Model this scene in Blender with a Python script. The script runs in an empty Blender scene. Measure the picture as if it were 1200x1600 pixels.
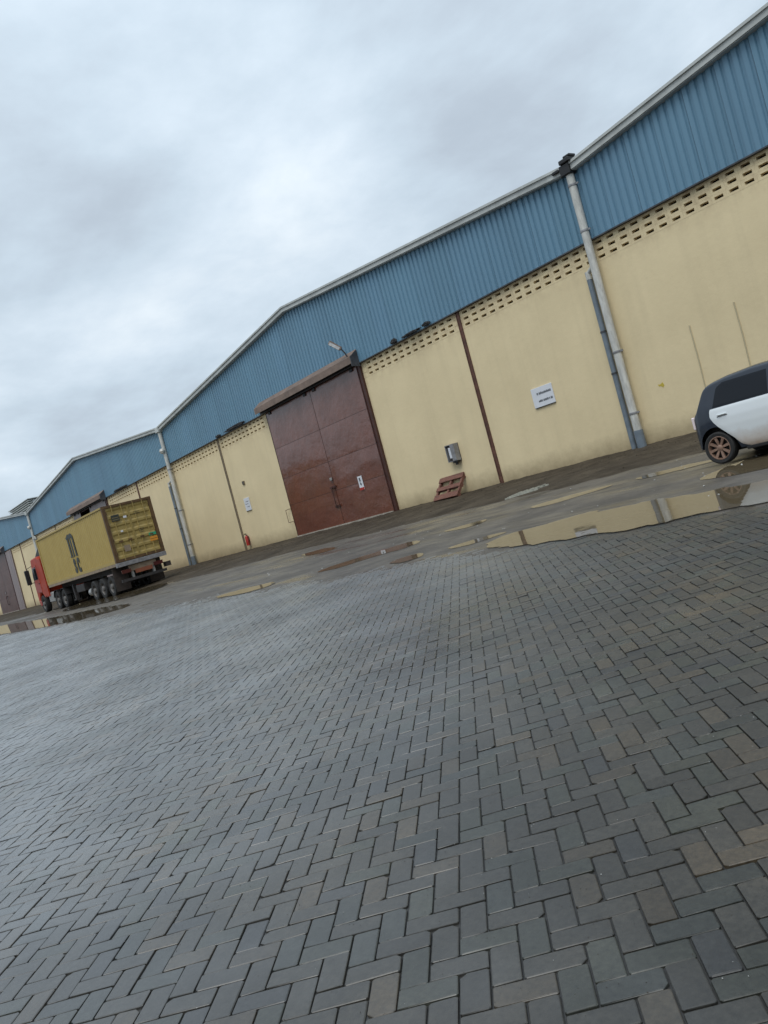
import bpy, bmesh, math, random
import numpy as np
from mathutils import Vector, Matrix, noise
random.seed(7)
R = math.radians
scene = bpy.context.scene
col = scene.collection

# ------------------------------------------------------------------ camera
cam_d = bpy.data.cameras.new('camera'); cam = bpy.data.objects.new('camera', cam_d); col.objects.link(cam)
scene.camera = cam
cx = Vector((0.57682749, 0.77503405, -0.25805478)); cy = Vector((0.15400117, 0.207065, 0.96613028))
cz = cx.cross(cy)
cam.matrix_world = Matrix.Translation((14.503, -20.131, 0.150)) @ Matrix((cx, cy, cz)).transposed().to_4x4()
cam_d.sensor_fit = 'HORIZONTAL'; cam_d.sensor_width = 36.0; cam_d.lens = 36.0 * 1333.5 / 1200
cam_d.clip_start = 0.05; cam_d.clip_end = 3000

# ------------------------------------------------------------------ sky, sun, exposure
world = bpy.data.worlds.new('World'); scene.world = world; world.use_nodes = True
wn, wl = world.node_tree.nodes, world.node_tree.links
for n_ in list(wn): wn.remove(n_)
SUN_EL, SUN_AZ = 58, 150
def N(nt, typ, **kw):
    n = nt.nodes.new(typ)
    for k, v in kw.items():
        if k in n.inputs: n.inputs[k].default_value = v
        else: setattr(n, k, v)
    return n
def build_sky():
    nt = world.node_tree; L = nt.links.new
    out = N(nt, 'ShaderNodeOutputWorld'); bg = N(nt, 'ShaderNodeBackground')
    sky = N(nt, 'ShaderNodeTexSky', sky_type='NISHITA', sun_disc=False, sun_elevation=R(SUN_EL), sun_rotation=R(SUN_AZ))
    bg.inputs['Strength'].default_value = 0.1
    tc = N(nt, 'ShaderNodeTexCoord'); sep = N(nt, 'ShaderNodeSeparateXYZ'); L(tc.outputs['Generated'], sep.inputs[0])
    # project the view direction onto a cloud layer
    zz = N(nt, 'ShaderNodeMath', operation='MAXIMUM'); L(sep.outputs[2], zz.inputs[0]); zz.inputs[1].default_value = 0.0
    za = N(nt, 'ShaderNodeMath', operation='ADD'); L(zz.outputs[0], za.inputs[0]); za.inputs[1].default_value = 0.26
    dx = N(nt, 'ShaderNodeMath', operation='DIVIDE'); L(sep.outputs[0], dx.inputs[0]); L(za.outputs[0], dx.inputs[1])
    dy = N(nt, 'ShaderNodeMath', operation='DIVIDE'); L(sep.outputs[1], dy.inputs[0]); L(za.outputs[0], dy.inputs[1])
    cmb = N(nt, 'ShaderNodeCombineXYZ'); L(dx.outputs[0], cmb.inputs[0]); L(dy.outputs[0], cmb.inputs[1])
    n1 = N(nt, 'ShaderNodeTexNoise', Scale=1.9, Detail=9.0, Roughness=0.56, Distortion=0.1); L(cmb.outputs[0], n1.inputs['Vector'])
    n2 = N(nt, 'ShaderNodeTexNoise', Scale=0.5, Detail=3.0, Roughness=0.5); L(cmb.outputs[0], n2.inputs['Vector'])
    mx = N(nt, 'ShaderNodeMath', operation='MULTIPLY'); L(n1.outputs[0], mx.inputs[0]); mx.inputs[1].default_value = 0.6
    ad = N(nt, 'ShaderNodeMath', operation='MULTIPLY_ADD'); L(n2.outputs[0], ad.inputs[0]); ad.inputs[1].default_value = 0.4; L(mx.outputs[0], ad.inputs[2])
    cr = N(nt, 'ShaderNodeValToRGB'); L(ad.outputs[0], cr.inputs[0])
    e = cr.color_ramp.elements
    e[0].position = 0.33; e[0].color = (4.0, 4.65, 5.4, 1)
    e[1].position = 0.68; e[1].color = (8.2, 9.0, 9.6, 1)
    m = cr.color_ramp.elements.new(0.44); m.color = (4.7, 5.45, 6.25, 1)
    m = cr.color_ramp.elements.new(0.52); m.color = (5.6, 6.6, 7.5, 1)
    m = cr.color_ramp.elements.new(0.59); m.color = (6.6, 7.6, 8.5, 1)
    # overcast: brighter towards the zenith
    zen = N(nt, 'ShaderNodeMapRange'); L(zz.outputs[0], zen.inputs[0])
    zen.inputs[1].default_value = 0.3; zen.inputs[2].default_value = 1.0; zen.inputs[3].default_value = 1.0; zen.inputs[4].default_value = 1.45
    sc = N(nt, 'ShaderNodeVectorMath', operation='SCALE'); L(cr.outputs[0], sc.inputs[0]); L(zen.outputs[0], sc.inputs['Scale'])
    mix = N(nt, 'ShaderNodeMixRGB'); mix.inputs[0].default_value = 0.93
    L(sky.outputs[0], mix.inputs[1]); L(sc.outputs[0], mix.inputs[2])
    L(mix.outputs[0], bg.inputs[0]); L(bg.outputs[0], out.inputs[0])
build_sky()
sd = bpy.data.lights.new('sun', 'SUN'); sd.energy = 1.5; sd.angle = R(35); sd.color = (1, 0.97, 0.92)
sun = bpy.data.objects.new('sun', sd); col.objects.link(sun)
az = R(SUN_AZ); d_ = Vector((math.sin(az) * math.cos(R(SUN_EL)), math.cos(az) * math.cos(R(SUN_EL)), math.sin(R(SUN_EL))))
sun.rotation_euler = d_.to_track_quat('Z', 'Y').to_euler(); sun.location = (20, -40, 60)
vs = scene.view_settings; vs.view_transform = 'Standard'; vs.look = 'None'; vs.exposure = 0.14; vs.gamma = 1; vs.use_curve_mapping = False
scene.render.resolution_x = 768; scene.render.resolution_y = 1024

# ------------------------------------------------------------------ materials
def mat(name, color, rough=0.6, metal=0.0, var=0.0, vscale=3.0, bump=0.0, bscale=40.0, color2=None, spec=0.5, dist=0.01, rvar=0.0, coat=0.0, stretch=None, attr=None, lo=0.35, hi=0.65):
    m = bpy.data.materials.new(name); m.use_nodes = True; nt = m.node_tree; L = nt.links.new
    b = nt.nodes['Principled BSDF']
    b.inputs['Roughness'].default_value = rough; b.inputs['Metallic'].default_value = metal
    b.inputs['Specular IOR Level'].default_value = spec; b.inputs['Coat Weight'].default_value = coat; b.inputs['Coat Roughness'].default_value = 0.08
    b.inputs['Base Color'].default_value = (*color, 1)
    tc = N(nt, 'ShaderNodeTexCoord'); vec = tc.outputs['Object']
    if stretch:
        mp = N(nt, 'ShaderNodeMapping'); mp.inputs['Scale'].default_value = stretch; L(vec, mp.inputs[0]); vec = mp.outputs[0]
    src = None
    if color2 is not None or var:
        n = N(nt, 'ShaderNodeTexNoise', Scale=vscale, Detail=6.0, Roughness=0.6); L(vec, n.inputs['Vector'])
        c2 = color2 if color2 is not None else tuple(c * (1 - var) for c in color)
        cr = N(nt, 'ShaderNodeValToRGB'); cr.color_ramp.elements[0].position = lo; cr.color_ramp.elements[1].position = hi
        cr.color_ramp.elements[0].color = (*c2, 1); cr.color_ramp.elements[1].color = (*color, 1)
        L(n.outputs[0], cr.inputs[0]); src = cr.outputs[0]
        if rvar:
            mr = N(nt, 'ShaderNodeMapRange'); L(n.outputs[0], mr.inputs[0]); mr.inputs[1].default_value = 0.3; mr.inputs[2].default_value = 0.7
            mr.inputs[3].default_value = rough + rvar; mr.inputs[4].default_value = max(0.03, rough - rvar); L(mr.outputs[0], b.inputs['Roughness'])
    if attr:
        oi = N(nt, 'ShaderNodeAttribute', attribute_name=attr)
        mu = N(nt, 'ShaderNodeMixRGB', blend_type='MULTIPLY'); mu.inputs[0].default_value = 1.0
        if src: L(src, mu.inputs[1])
        else: mu.inputs[1].default_value = (*color, 1)
        L(oi.outputs['Color'], mu.inputs[2]); src = mu.outputs[0]
    if src: L(src, b.inputs['Base Color'])
    if bump:
        n = N(nt, 'ShaderNodeTexNoise', Scale=bscale, Detail=5.0, Roughness=0.6); L(vec, n.inputs['Vector'])
        bp = N(nt, 'ShaderNodeBump', Strength=bump, Distance=dist); L(n.outputs[0], bp.inputs['Height']); L(bp.outputs[0], b.inputs['Normal'])
    return m

def wall_material():
    m = bpy.data.materials.new('yellow_wall_paint'); m.use_nodes = True; nt = m.node_tree; L = nt.links.new
    b = nt.nodes['Principled BSDF']; b.inputs['Roughness'].default_value = 0.75; b.inputs['Specular IOR Level'].default_value = 0.3
    g = N(nt, 'ShaderNodeNewGeometry'); sep = N(nt, 'ShaderNodeSeparateXYZ'); L(g.outputs['Position'], sep.inputs[0])
    n = N(nt, 'ShaderNodeTexNoise', Scale=0.55, Detail=5.0, Roughness=0.6); L(g.outputs['Position'], n.inputs['Vector'])
    cr = N(nt, 'ShaderNodeValToRGB'); e = cr.color_ramp.elements
    e[0].position = 0.32; e[0].color = (0.67, 0.555, 0.345, 1); e[1].position = 0.68; e[1].color = (0.745, 0.62, 0.39, 1); L(n.outputs[0], cr.inputs[0])
    # faint vertical rain streaks
    mp = N(nt, 'ShaderNodeMapping'); mp.inputs['Scale'].default_value = (3.2, 1, 0.16); L(g.outputs['Position'], mp.inputs[0])
    st = N(nt, 'ShaderNodeTexNoise', Scale=1.0, Detail=5.0, Roughness=0.65); L(mp.outputs[0], st.inputs['Vector'])
    sr = N(nt, 'ShaderNodeMapRange'); L(st.outputs[0], sr.inputs[0]); sr.inputs[1].default_value = 0.48; sr.inputs[2].default_value = 0.8; sr.inputs[3].default_value = 0; sr.inputs[4].default_value = 0.14
    mx = N(nt, 'ShaderNodeMixRGB'); L(sr.outputs[0], mx.inputs[0]); L(cr.outputs[0], mx.inputs[1]); mx.inputs[2].default_value = (0.34, 0.29, 0.19, 1)
    # splashed mud at the foot of the wall
    nz = N(nt, 'ShaderNodeTexNoise', Scale=2.2, Detail=6.0, Roughness=0.7); L(g.outputs['Position'], nz.inputs['Vector'])
    za = N(nt, 'ShaderNodeMath', operation='MULTIPLY_ADD'); L(nz.outputs[0], za.inputs[0]); za.inputs[1].default_value = -0.7; L(sep.outputs[2], za.inputs[2])
    zr = N(nt, 'ShaderNodeMapRange'); L(za.outputs[0], zr.inputs[0]); zr.inputs[1].default_value = -0.40; zr.inputs[2].default_value = 0.30; zr.inputs[3].default_value = 0.75; zr.inputs[4].default_value = 0.0
    m2 = N(nt, 'ShaderNodeMixRGB'); L(zr.outputs[0], m2.inputs[0]); L(mx.outputs[0], m2.inputs[1]); m2.inputs[2].default_value = (0.19, 0.14, 0.075, 1)
    # brown weathering round the vent blocks
    vz = N(nt, 'ShaderNodeMapRange'); L(sep.outputs[2], vz.inputs[0]); vz.inputs[1].default_value = 4.9; vz.inputs[2].default_value = 5.9; vz.inputs[3].default_value = 0.0; vz.inputs[4].default_value = 0.9
    vn = N(nt, 'ShaderNodeTexNoise', Scale=3.5, Detail=6.0, Roughness=0.7); L(g.outputs['Position'], vn.inputs['Vector'])
    vr = N(nt, 'ShaderNodeMapRange'); L(vn.outputs[0], vr.inputs[0]); vr.inputs[1].default_value = 0.42; vr.inputs[2].default_value = 0.7
    vm = N(nt, 'ShaderNodeMath', operation='MULTIPLY'); L(vz.outputs[0], vm.inputs[0]); L(vr.outputs[0], vm.inputs[1])
    m3 = N(nt, 'ShaderNodeMixRGB'); L(vm.outputs[0], m3.inputs[0]); L(m2.outputs[0], m3.inputs[1]); m3.inputs[2].default_value = (0.36, 0.26, 0.16, 1)
    L(m3.outputs[0], b.inputs['Base Color'])
    nb = N(nt, 'ShaderNodeTexNoise', Scale=6.0, Detail=8.0, Roughness=0.65); L(g.outputs['Position'], nb.inputs['Vector'])
    bp = N(nt, 'ShaderNodeBump', Strength=0.35, Distance=0.02); L(nb.outputs[0], bp.inputs['Height']); L(bp.outputs[0], b.inputs['Normal'])
    return m

def ground_material(name, cols, rlo, rhi, bump, wet_scale=0.35, bscale=25.0, dist=0.01, attr=None, joints=False, wlo=0.38, whi=0.62, cscale=1.2, wet_side=False, wstretch=None):
    """wet ground; the wet film shows as a change of roughness in large patches"""
    m = bpy.data.materials.new(name); m.use_nodes = True; nt = m.node_tree; L = nt.links.new
    b = nt.nodes['Principled BSDF']; b.inputs['Specular IOR Level'].default_value = 0.5
    g = N(nt, 'ShaderNodeNewGeometry'); pos = g.outputs['Position']
    n = N(nt, 'ShaderNodeTexNoise', Scale=cscale, Detail=8.0, Roughness=0.65); L(pos, n.inputs['Vector'])
    cr = N(nt, 'ShaderNodeValToRGB'); e = cr.color_ramp.elements
    e[0].position = 0.3; e[0].color = (*cols[0], 1); e[1].position = 0.7; e[1].color = (*cols[-1], 1)
    if len(cols) == 3: q = e.new(0.5); q.color = (*cols[1], 1)
    L(n.outputs[0], cr.inputs[0]); src = cr.outputs[0]
    if attr:
        a = N(nt, 'ShaderNodeAttribute', attribute_name=attr)
        mu = N(nt, 'ShaderNodeMixRGB', blend_type='MULTIPLY'); mu.inputs[0].default_value = 1; L(src, mu.inputs[1]); L(a.outputs['Color'], mu.inputs[2]); src = mu.outputs[0]
        n3 = N(nt, 'ShaderNodeTexNoise', Scale=45.0, Detail=4.0, Roughness=0.7); L(pos, n3.inputs['Vector'])
        r3 = N(nt, 'ShaderNodeMapRange'); L(n3.outputs[0], r3.inputs[0]); r3.inputs[1].default_value = 0.3; r3.inputs[2].default_value = 0.7; r3.inputs[3].default_value = 0.6; r3.inputs[4].default_value = 1.35
        s3 = N(nt, 'ShaderNodeVectorMath', operation='SCALE'); L(src, s3.inputs[0]); L(r3.outputs[0], s3.inputs['Scale']); src = s3.outputs[0]
    if joints:
        mp = N(nt, 'ShaderNodeMapping'); mp.inputs['Rotation'].default_value = (0, 0, R(-47.32)); L(pos, mp.inputs[0])
        bt = N(nt, 'ShaderNodeTexBrick', Scale=5.0); bt.inputs['Mortar Size'].default_value = 0.02; bt.inputs['Color1'].default_value = (1, 1, 1, 1); bt.inputs['Color2'].default_value = (.8, .8, .8, 1); bt.inputs['Mortar'].default_value = (.4, .4, .4, 1)
        L(mp.outputs[0], bt.inputs[0])
        mu = N(nt, 'ShaderNodeMixRGB', blend_type='MULTIPLY'); mu.inputs[0].default_value = 1; L(src, mu.inputs[1]); L(bt.outputs[0], mu.inputs[2]); src = mu.outputs[0]
    L(src, b.inputs['Base Color'])
    w = N(nt, 'ShaderNodeTexNoise', Scale=wet_scale, Detail=6.0, Roughness=0.62, Distortion=0.4)
    if wstretch:
        wmp = N(nt, 'ShaderNodeMapping'); wmp.inputs['Scale'].default_value = wstretch; L(pos, wmp.inputs[0]); L(wmp.outputs[0], w.inputs['Vector'])
    else: L(pos, w.inputs['Vector'])
    wr = N(nt, 'ShaderNodeMapRange'); L(w.outputs[0], wr.inputs[0]); wr.inputs[1].default_value = wlo; wr.inputs[2].default_value = whi; wr.inputs[3].default_value = rhi; wr.inputs[4].default_value = rlo
    f = N(nt, 'ShaderNodeTexNoise', Scale=18.0, Detail=5.0, Roughness=0.7); L(pos, f.inputs['Vector'])
    fr = N(nt, 'ShaderNodeMath', operation='MULTIPLY_ADD'); L(f.outputs[0], fr.inputs[0]); fr.inputs[1].default_value = 0.22; L(wr.outputs[0], fr.inputs[2])
    sb = N(nt, 'ShaderNodeMath', operation='SUBTRACT'); L(fr.outputs[0], sb.inputs[0]); sb.inputs[1].default_value = 0.11
    if wet_side:       # the yard drains to the left: more standing water on the blocks there
        sp = N(nt, 'ShaderNodeSeparateXYZ'); L(pos, sp.inputs[0])
        wx = N(nt, 'ShaderNodeMath', operation='MULTIPLY_ADD'); L(w.outputs[0], wx.inputs[0]); wx.inputs[1].default_value = 6.0
        wy = N(nt, 'ShaderNodeMath', operation='MULTIPLY_ADD'); L(sp.outputs[1], wy.inputs[0]); wy.inputs[1].default_value = 0.77; L(sp.outputs[0], wy.inputs[2]); L(wy.outputs[0], wx.inputs[2])
        wm = N(nt, 'ShaderNodeMapRange'); wm.interpolation_type = 'SMOOTHSTEP'; L(wx.outputs[0], wm.inputs[0]); wm.inputs[1].default_value = 2.4; wm.inputs[2].default_value = -2.4; wm.inputs[3].default_value = 0.0; wm.inputs[4].default_value = 1.0
        pn = N(nt, 'ShaderNodeTexNoise', Scale=0.75, Detail=4.0, Roughness=0.55, Distortion=0.3); L(pos, pn.inputs['Vector'])
        pr = N(nt, 'ShaderNodeMapRange'); pr.interpolation_type = 'SMOOTHSTEP'; L(pn.outputs[0], pr.inputs[0]); pr.inputs[1].default_value = 0.40; pr.inputs[2].default_value = 0.62; pr.inputs[3].default_value = 0.68; pr.inputs[4].default_value = 1.0
        pm = N(nt, 'ShaderNodeMath', operation='MULTIPLY'); L(wm.outputs[0], pm.inputs[0]); L(pr.outputs[0], pm.inputs[1])
        L(pm.outputs[0], b.inputs['Coat Weight']); b.inputs['Coat Roughness'].default_value = 0.44; b.inputs['Coat IOR'].default_value = 2.15
    L(sb.outputs[0], b.inputs['Roughness'])
    nb = N(nt, 'ShaderNodeTexNoise', Scale=bscale, Detail=7.0, Roughness=0.7); L(pos, nb.inputs['Vector'])
    bp = N(nt, 'ShaderNodeBump', Strength=bump, Distance=dist); L(nb.outputs[0], bp.inputs['Height']); L(bp.outputs[0], b.inputs['Normal'])
    return m

def water_material(name, tint=(0.05, 0.04, 0.025), clear=0.6):
    m = bpy.data.materials.new(name); m.use_nodes = True; nt = m.node_tree; L = nt.links.new
    b = nt.nodes['Principled BSDF']; b.inputs['Base Color'].default_value = (*tint, 1); b.inputs['Roughness'].default_value = 0.02; b.inputs['IOR'].default_value = 1.333
    g = N(nt, 'ShaderNodeNewGeometry')
    n = N(nt, 'ShaderNodeTexNoise', Scale=2.5, Detail=2.0); L(g.outputs['Position'], n.inputs['Vector'])
    bp = N(nt, 'ShaderNodeBump', Strength=0.05, Distance=0.02); L(n.outputs[0], bp.inputs['Height']); L(bp.outputs[0], b.inputs['Normal'])
    if clear:
        t = N(nt, 'ShaderNodeBsdfTransparent'); gl = N(nt, 'ShaderNodeBsdfGlossy', Roughness=0.03); fz = N(nt, 'ShaderNodeFresnel', IOR=1.333)
        L(bp.outputs[0], gl.inputs['Normal']); L(bp.outputs[0], fz.inputs['Normal'])
        mx = N(nt, 'ShaderNodeMixShader'); L(fz.outputs[0], mx.inputs[0]); L(t.outputs[0], mx.inputs[1]); L(gl.outputs[0], mx.inputs[2])
        m2 = N(nt, 'ShaderNodeMixShader'); m2.inputs[0].default_value = clear; L(b.outputs[0], m2.inputs[1]); L(mx.outputs[0], m2.inputs[2])
        L(m2.outputs[0], nt.nodes['Material Output'].inputs[0])
    return m

M = {}
M['wall'] = wall_material()
M['cladding'] = mat('blue_cladding', (0.13, 0.255, 0.355), 0.5, 0.0, var=0.10, vscale=0.6, attr='tone', stretch=(1, 1, 0.25), bump=0.08, bscale=3)
M['trim'] = mat('pale_trim', (0.50, 0.52, 0.50), 0.5, var=0.25, vscale=2)
M['roof'] = mat('roof_sheet', (0.36, 0.38, 0.38), 0.5, var=0.2)
M['pipe'] = mat('white_pipe', (0.60, 0.60, 0.56), 0.4, var=0.35, vscale=2.5, stretch=(4, 4, 1))
M['pipe2'] = mat('grey_blue_pipe', (0.17, 0.21, 0.25), 0.4, var=0.3, vscale=3)
M['ledge'] = mat('dark_flashing', (0.07, 0.075, 0.085), 0.6, var=0.5, vscale=3)
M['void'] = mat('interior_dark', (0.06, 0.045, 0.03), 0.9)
M['column'] = mat('rusty_column', (0.13, 0.055, 0.035), 0.6, var=0.5, vscale=4)
M['column2'] = mat('brown_column', (0.20, 0.155, 0.10), 0.7, var=0.3, vscale=3)
M['door'] = mat('brown_door_paint', (0.165, 0.056, 0.034), 0.32, coat=0.45, var=0.3, vscale=0.8, bump=0.5, bscale=0.6, dist=0.17, rvar=0.05, spec=0.75)
M['door_dull'] = mat('dull_brown_door_paint', (0.11, 0.05, 0.038), 0.45, var=0.35, vscale=0.8, bump=0.3, bscale=0.8, dist=0.1)
M['door_edge'] = mat('dark_brown_steel', (0.07, 0.025, 0.018), 0.5, var=0.4)
M['door_grey'] = mat('weathered_door_paint', (0.24, 0.18, 0.17), 0.4, var=0.35, vscale=0.9, stretch=(3, 1, 0.5), bump=0.3, bscale=0.9, dist=0.08)
M['hood'] = mat('weathered_hood', (0.22, 0.155, 0.12), 0.6, var=0.4, vscale=2.0)
M['black'] = mat('black_plastic', (0.012, 0.012, 0.013), 0.5, var=0.3)
M['rubber'] = mat('tyre_rubber', (0.018, 0.018, 0.018), 0.75, var=0.3, vscale=12)
M['steel'] = mat('grey_steel', (0.30, 0.30, 0.31), 0.45, 0.3, var=0.35, vscale=6)
M['galv'] = mat('galvanised', (0.42, 0.42, 0.41), 0.45, 0.5, var=0.3, vscale=8)
M['white'] = mat('white_sign_board', (0.68, 0.70, 0.74), 0.4, var=0.08)
M['ink'] = mat('grey_print', (0.09, 0.10, 0.11), 0.6)
M['red'] = mat('red_paint', (0.42, 0.03, 0.02), 0.35, var=0.2)
M['yellowtag'] = mat('yellow_tag', (0.5, 0.38, 0.05), 0.6)
M['concrete'] = mat('concrete_sill', (0.42, 0.38, 0.32), 0.7, var=0.4, vscale=5, bump=0.4, bscale=30)
M['pallet'] = mat('red_brown_timber', (0.20, 0.082, 0.056), 0.7, var=0.5, vscale=6, stretch=(1, 1, 5), bump=0.4, bscale=30)
M['palewood'] = mat('pale_timber', (0.46, 0.46, 0.39), 0.7, var=0.4, vscale=8)
M['cont'] = mat('container_yellow', (0.40, 0.30, 0.10), 0.5, vscale=1.3, color2=(0.36, 0.265, 0.085), spec=0.3)
M['cont_door'] = mat('container_door_yellow', (0.39, 0.29, 0.095), 0.42, var=0.22, vscale=2.2)
M['cont_frame'] = mat('container_frame_brown', (0.12, 0.065, 0.025), 0.55, var=0.4, vscale=4)
M['cont_mark'] = mat('dark_logo_paint', (0.028, 0.034, 0.030), 0.5)
M['green_st'] = mat('green_sticker', (0.03, 0.32, 0.17), 0.5)
M['orange_st'] = mat('orange_sticker', (0.62, 0.26, 0.03), 0.5)
M['chassis'] = mat('dirty_chassis', (0.045, 0.04, 0.04), 0.6, var=0.5, vscale=4)
M['chassis_l'] = mat('dusty_chassis_rail', (0.30, 0.23, 0.16), 0.6, var=0.35, vscale=4)
M['cab'] = mat('red_cab_paint', (0.40, 0.045, 0.016), 0.45, var=0.25, vscale=2, spec=0.3)
M['cab2'] = mat('faded_red_paint', (0.36, 0.065, 0.05), 0.45, var=0.25)
M['hub'] = mat('dirty_hub', (0.17, 0.16, 0.15), 0.5, 0.2, var=0.4, vscale=6)
M['mud'] = mat('muddy_rubber', (0.055, 0.042, 0.036), 0.8, var=0.5, vscale=5)
M['taillight'] = mat('red_lens', (0.07, 0.012, 0.012), 0.2)
M['amber'] = mat('orange_reflector', (0.26, 0.09, 0.05), 0.3, var=0.2)
M['glass'] = mat('dark_glass', (0.008, 0.010, 0.014), 0.08, spec=0.22)
M['glass2'] = mat('grey_green_glass', (0.05, 0.075, 0.08), 0.06, spec=0.4)
M['carblack'] = mat('blue_black_car_paint', (0.016, 0.022, 0.034), 0.3, coat=0.35, spec=0.35)
M['carwhite'] = None
M['rim'] = mat('dusty_alloy', (0.36, 0.23, 0.17), 0.4, 0.4, var=0.35, vscale=14)
M['clear'] = mat('pale_lens', (0.75, 0.65, 0.66), 0.15)
M['debris'] = mat('dark_rags', (0.03, 0.03, 0.032), 0.9, var=0.5, vscale=9)
M['rust'] = mat('rust_wire', (0.10, 0.05, 0.03), 0.6)
M['wire'] = mat('scratch_line_paint', (0.44, 0.385, 0.25), 0.7)  # near-wall tone for the strips drawn as scratch lines
M['glint_litter'] = mat('pale_glint_litter', (0.45, 0.45, 0.43), 0.7)
def car_white():
    m = mat('dirty_white_car_paint', (0.66, 0.70, 0.72), 0.25, coat=0.8); nt = m.node_tree; L = nt.links.new
    b = nt.nodes['Principled BSDF']; tc = N(nt, 'ShaderNodeTexCoord'); s = N(nt, 'ShaderNodeSeparateXYZ'); L(tc.outputs['Object'], s.inputs[0])
    n = N(nt, 'ShaderNodeTexNoise', Scale=7.0, Detail=6.0); L(tc.outputs['Object'], n.inputs['Vector'])
    a = N(nt, 'ShaderNodeMath', operation='MULTIPLY_ADD'); L(n.outputs[0], a.inputs[0]); a.inputs[1].default_value = -0.25; L(s.outputs[2], a.inputs[2])
    mr = N(nt, 'ShaderNodeMapRange'); L(a.outputs[0], mr.inputs[0]); mr.inputs[1].default_value = 0.06; mr.inputs[2].default_value = 0.42; mr.inputs[3].default_value = 0.85; mr.inputs[4].default_value = 0.0
    x = N(nt, 'ShaderNodeMixRGB'); L(mr.outputs[0], x.inputs[0]); x.inputs[1].default_value = (0.66, 0.70, 0.72, 1); x.inputs[2].default_value = (0.36, 0.24, 0.15, 1)
    L(x.outputs[0], b.inputs['Base Color']); return m
M['carwhite'] = car_white()

M['yard'] = ground_material('wet_yard_surface', [(0.052, 0.045, 0.037), (0.088, 0.077, 0.064), (0.135, 0.119, 0.096)], 0.20, 0.62, 0.6, wet_scale=1.0, bscale=9.0, dist=0.012, wstretch=(0.22, 1.1, 1), wlo=0.45, whi=0.66)
M['dirt'] = ground_material('wet_brown_dirt', [(0.032, 0.025, 0.018), (0.055, 0.044, 0.032), (0.088, 0.071, 0.051)], 0.6, 0.9, 0.7, wet_scale=0.5, bscale=14.0, dist=0.03)
M['dirt'].node_tree.nodes['Principled BSDF'].inputs['Specular IOR Level'].default_value = 0.12
M['yard'].node_tree.nodes['Principled BSDF'].inputs['Specular IOR Level'].default_value = 0.35
M['bed'] = ground_material('joint_filler', [(0.012, 0.012, 0.012), (0.026, 0.025, 0.022)], 0.5, 0.8, 0.3, wet_scale=0.5, wet_side=True)
M['far'] = ground_material('distant_paving', [(0.028, 0.029, 0.029), (0.046, 0.045, 0.042)], 0.26, 0.46, 0.3, joints=True, wet_side=True)
M['paver'] = ground_material('wet_concrete_paver', [(0.021, 0.0205, 0.018), (0.033, 0.031, 0.026), (0.052, 0.046, 0.036)], 0.28, 0.50, 0.5, wet_scale=0.45, bscale=75.0, dist=0.004, attr='tone', cscale=0.9, wet_side=True)
M['water'] = water_material('muddy_puddle', (0.16, 0.125, 0.075), 0.35)
M['film'] = water_material('rain_film', (0.06, 0.06, 0.06), 0.97)

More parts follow.
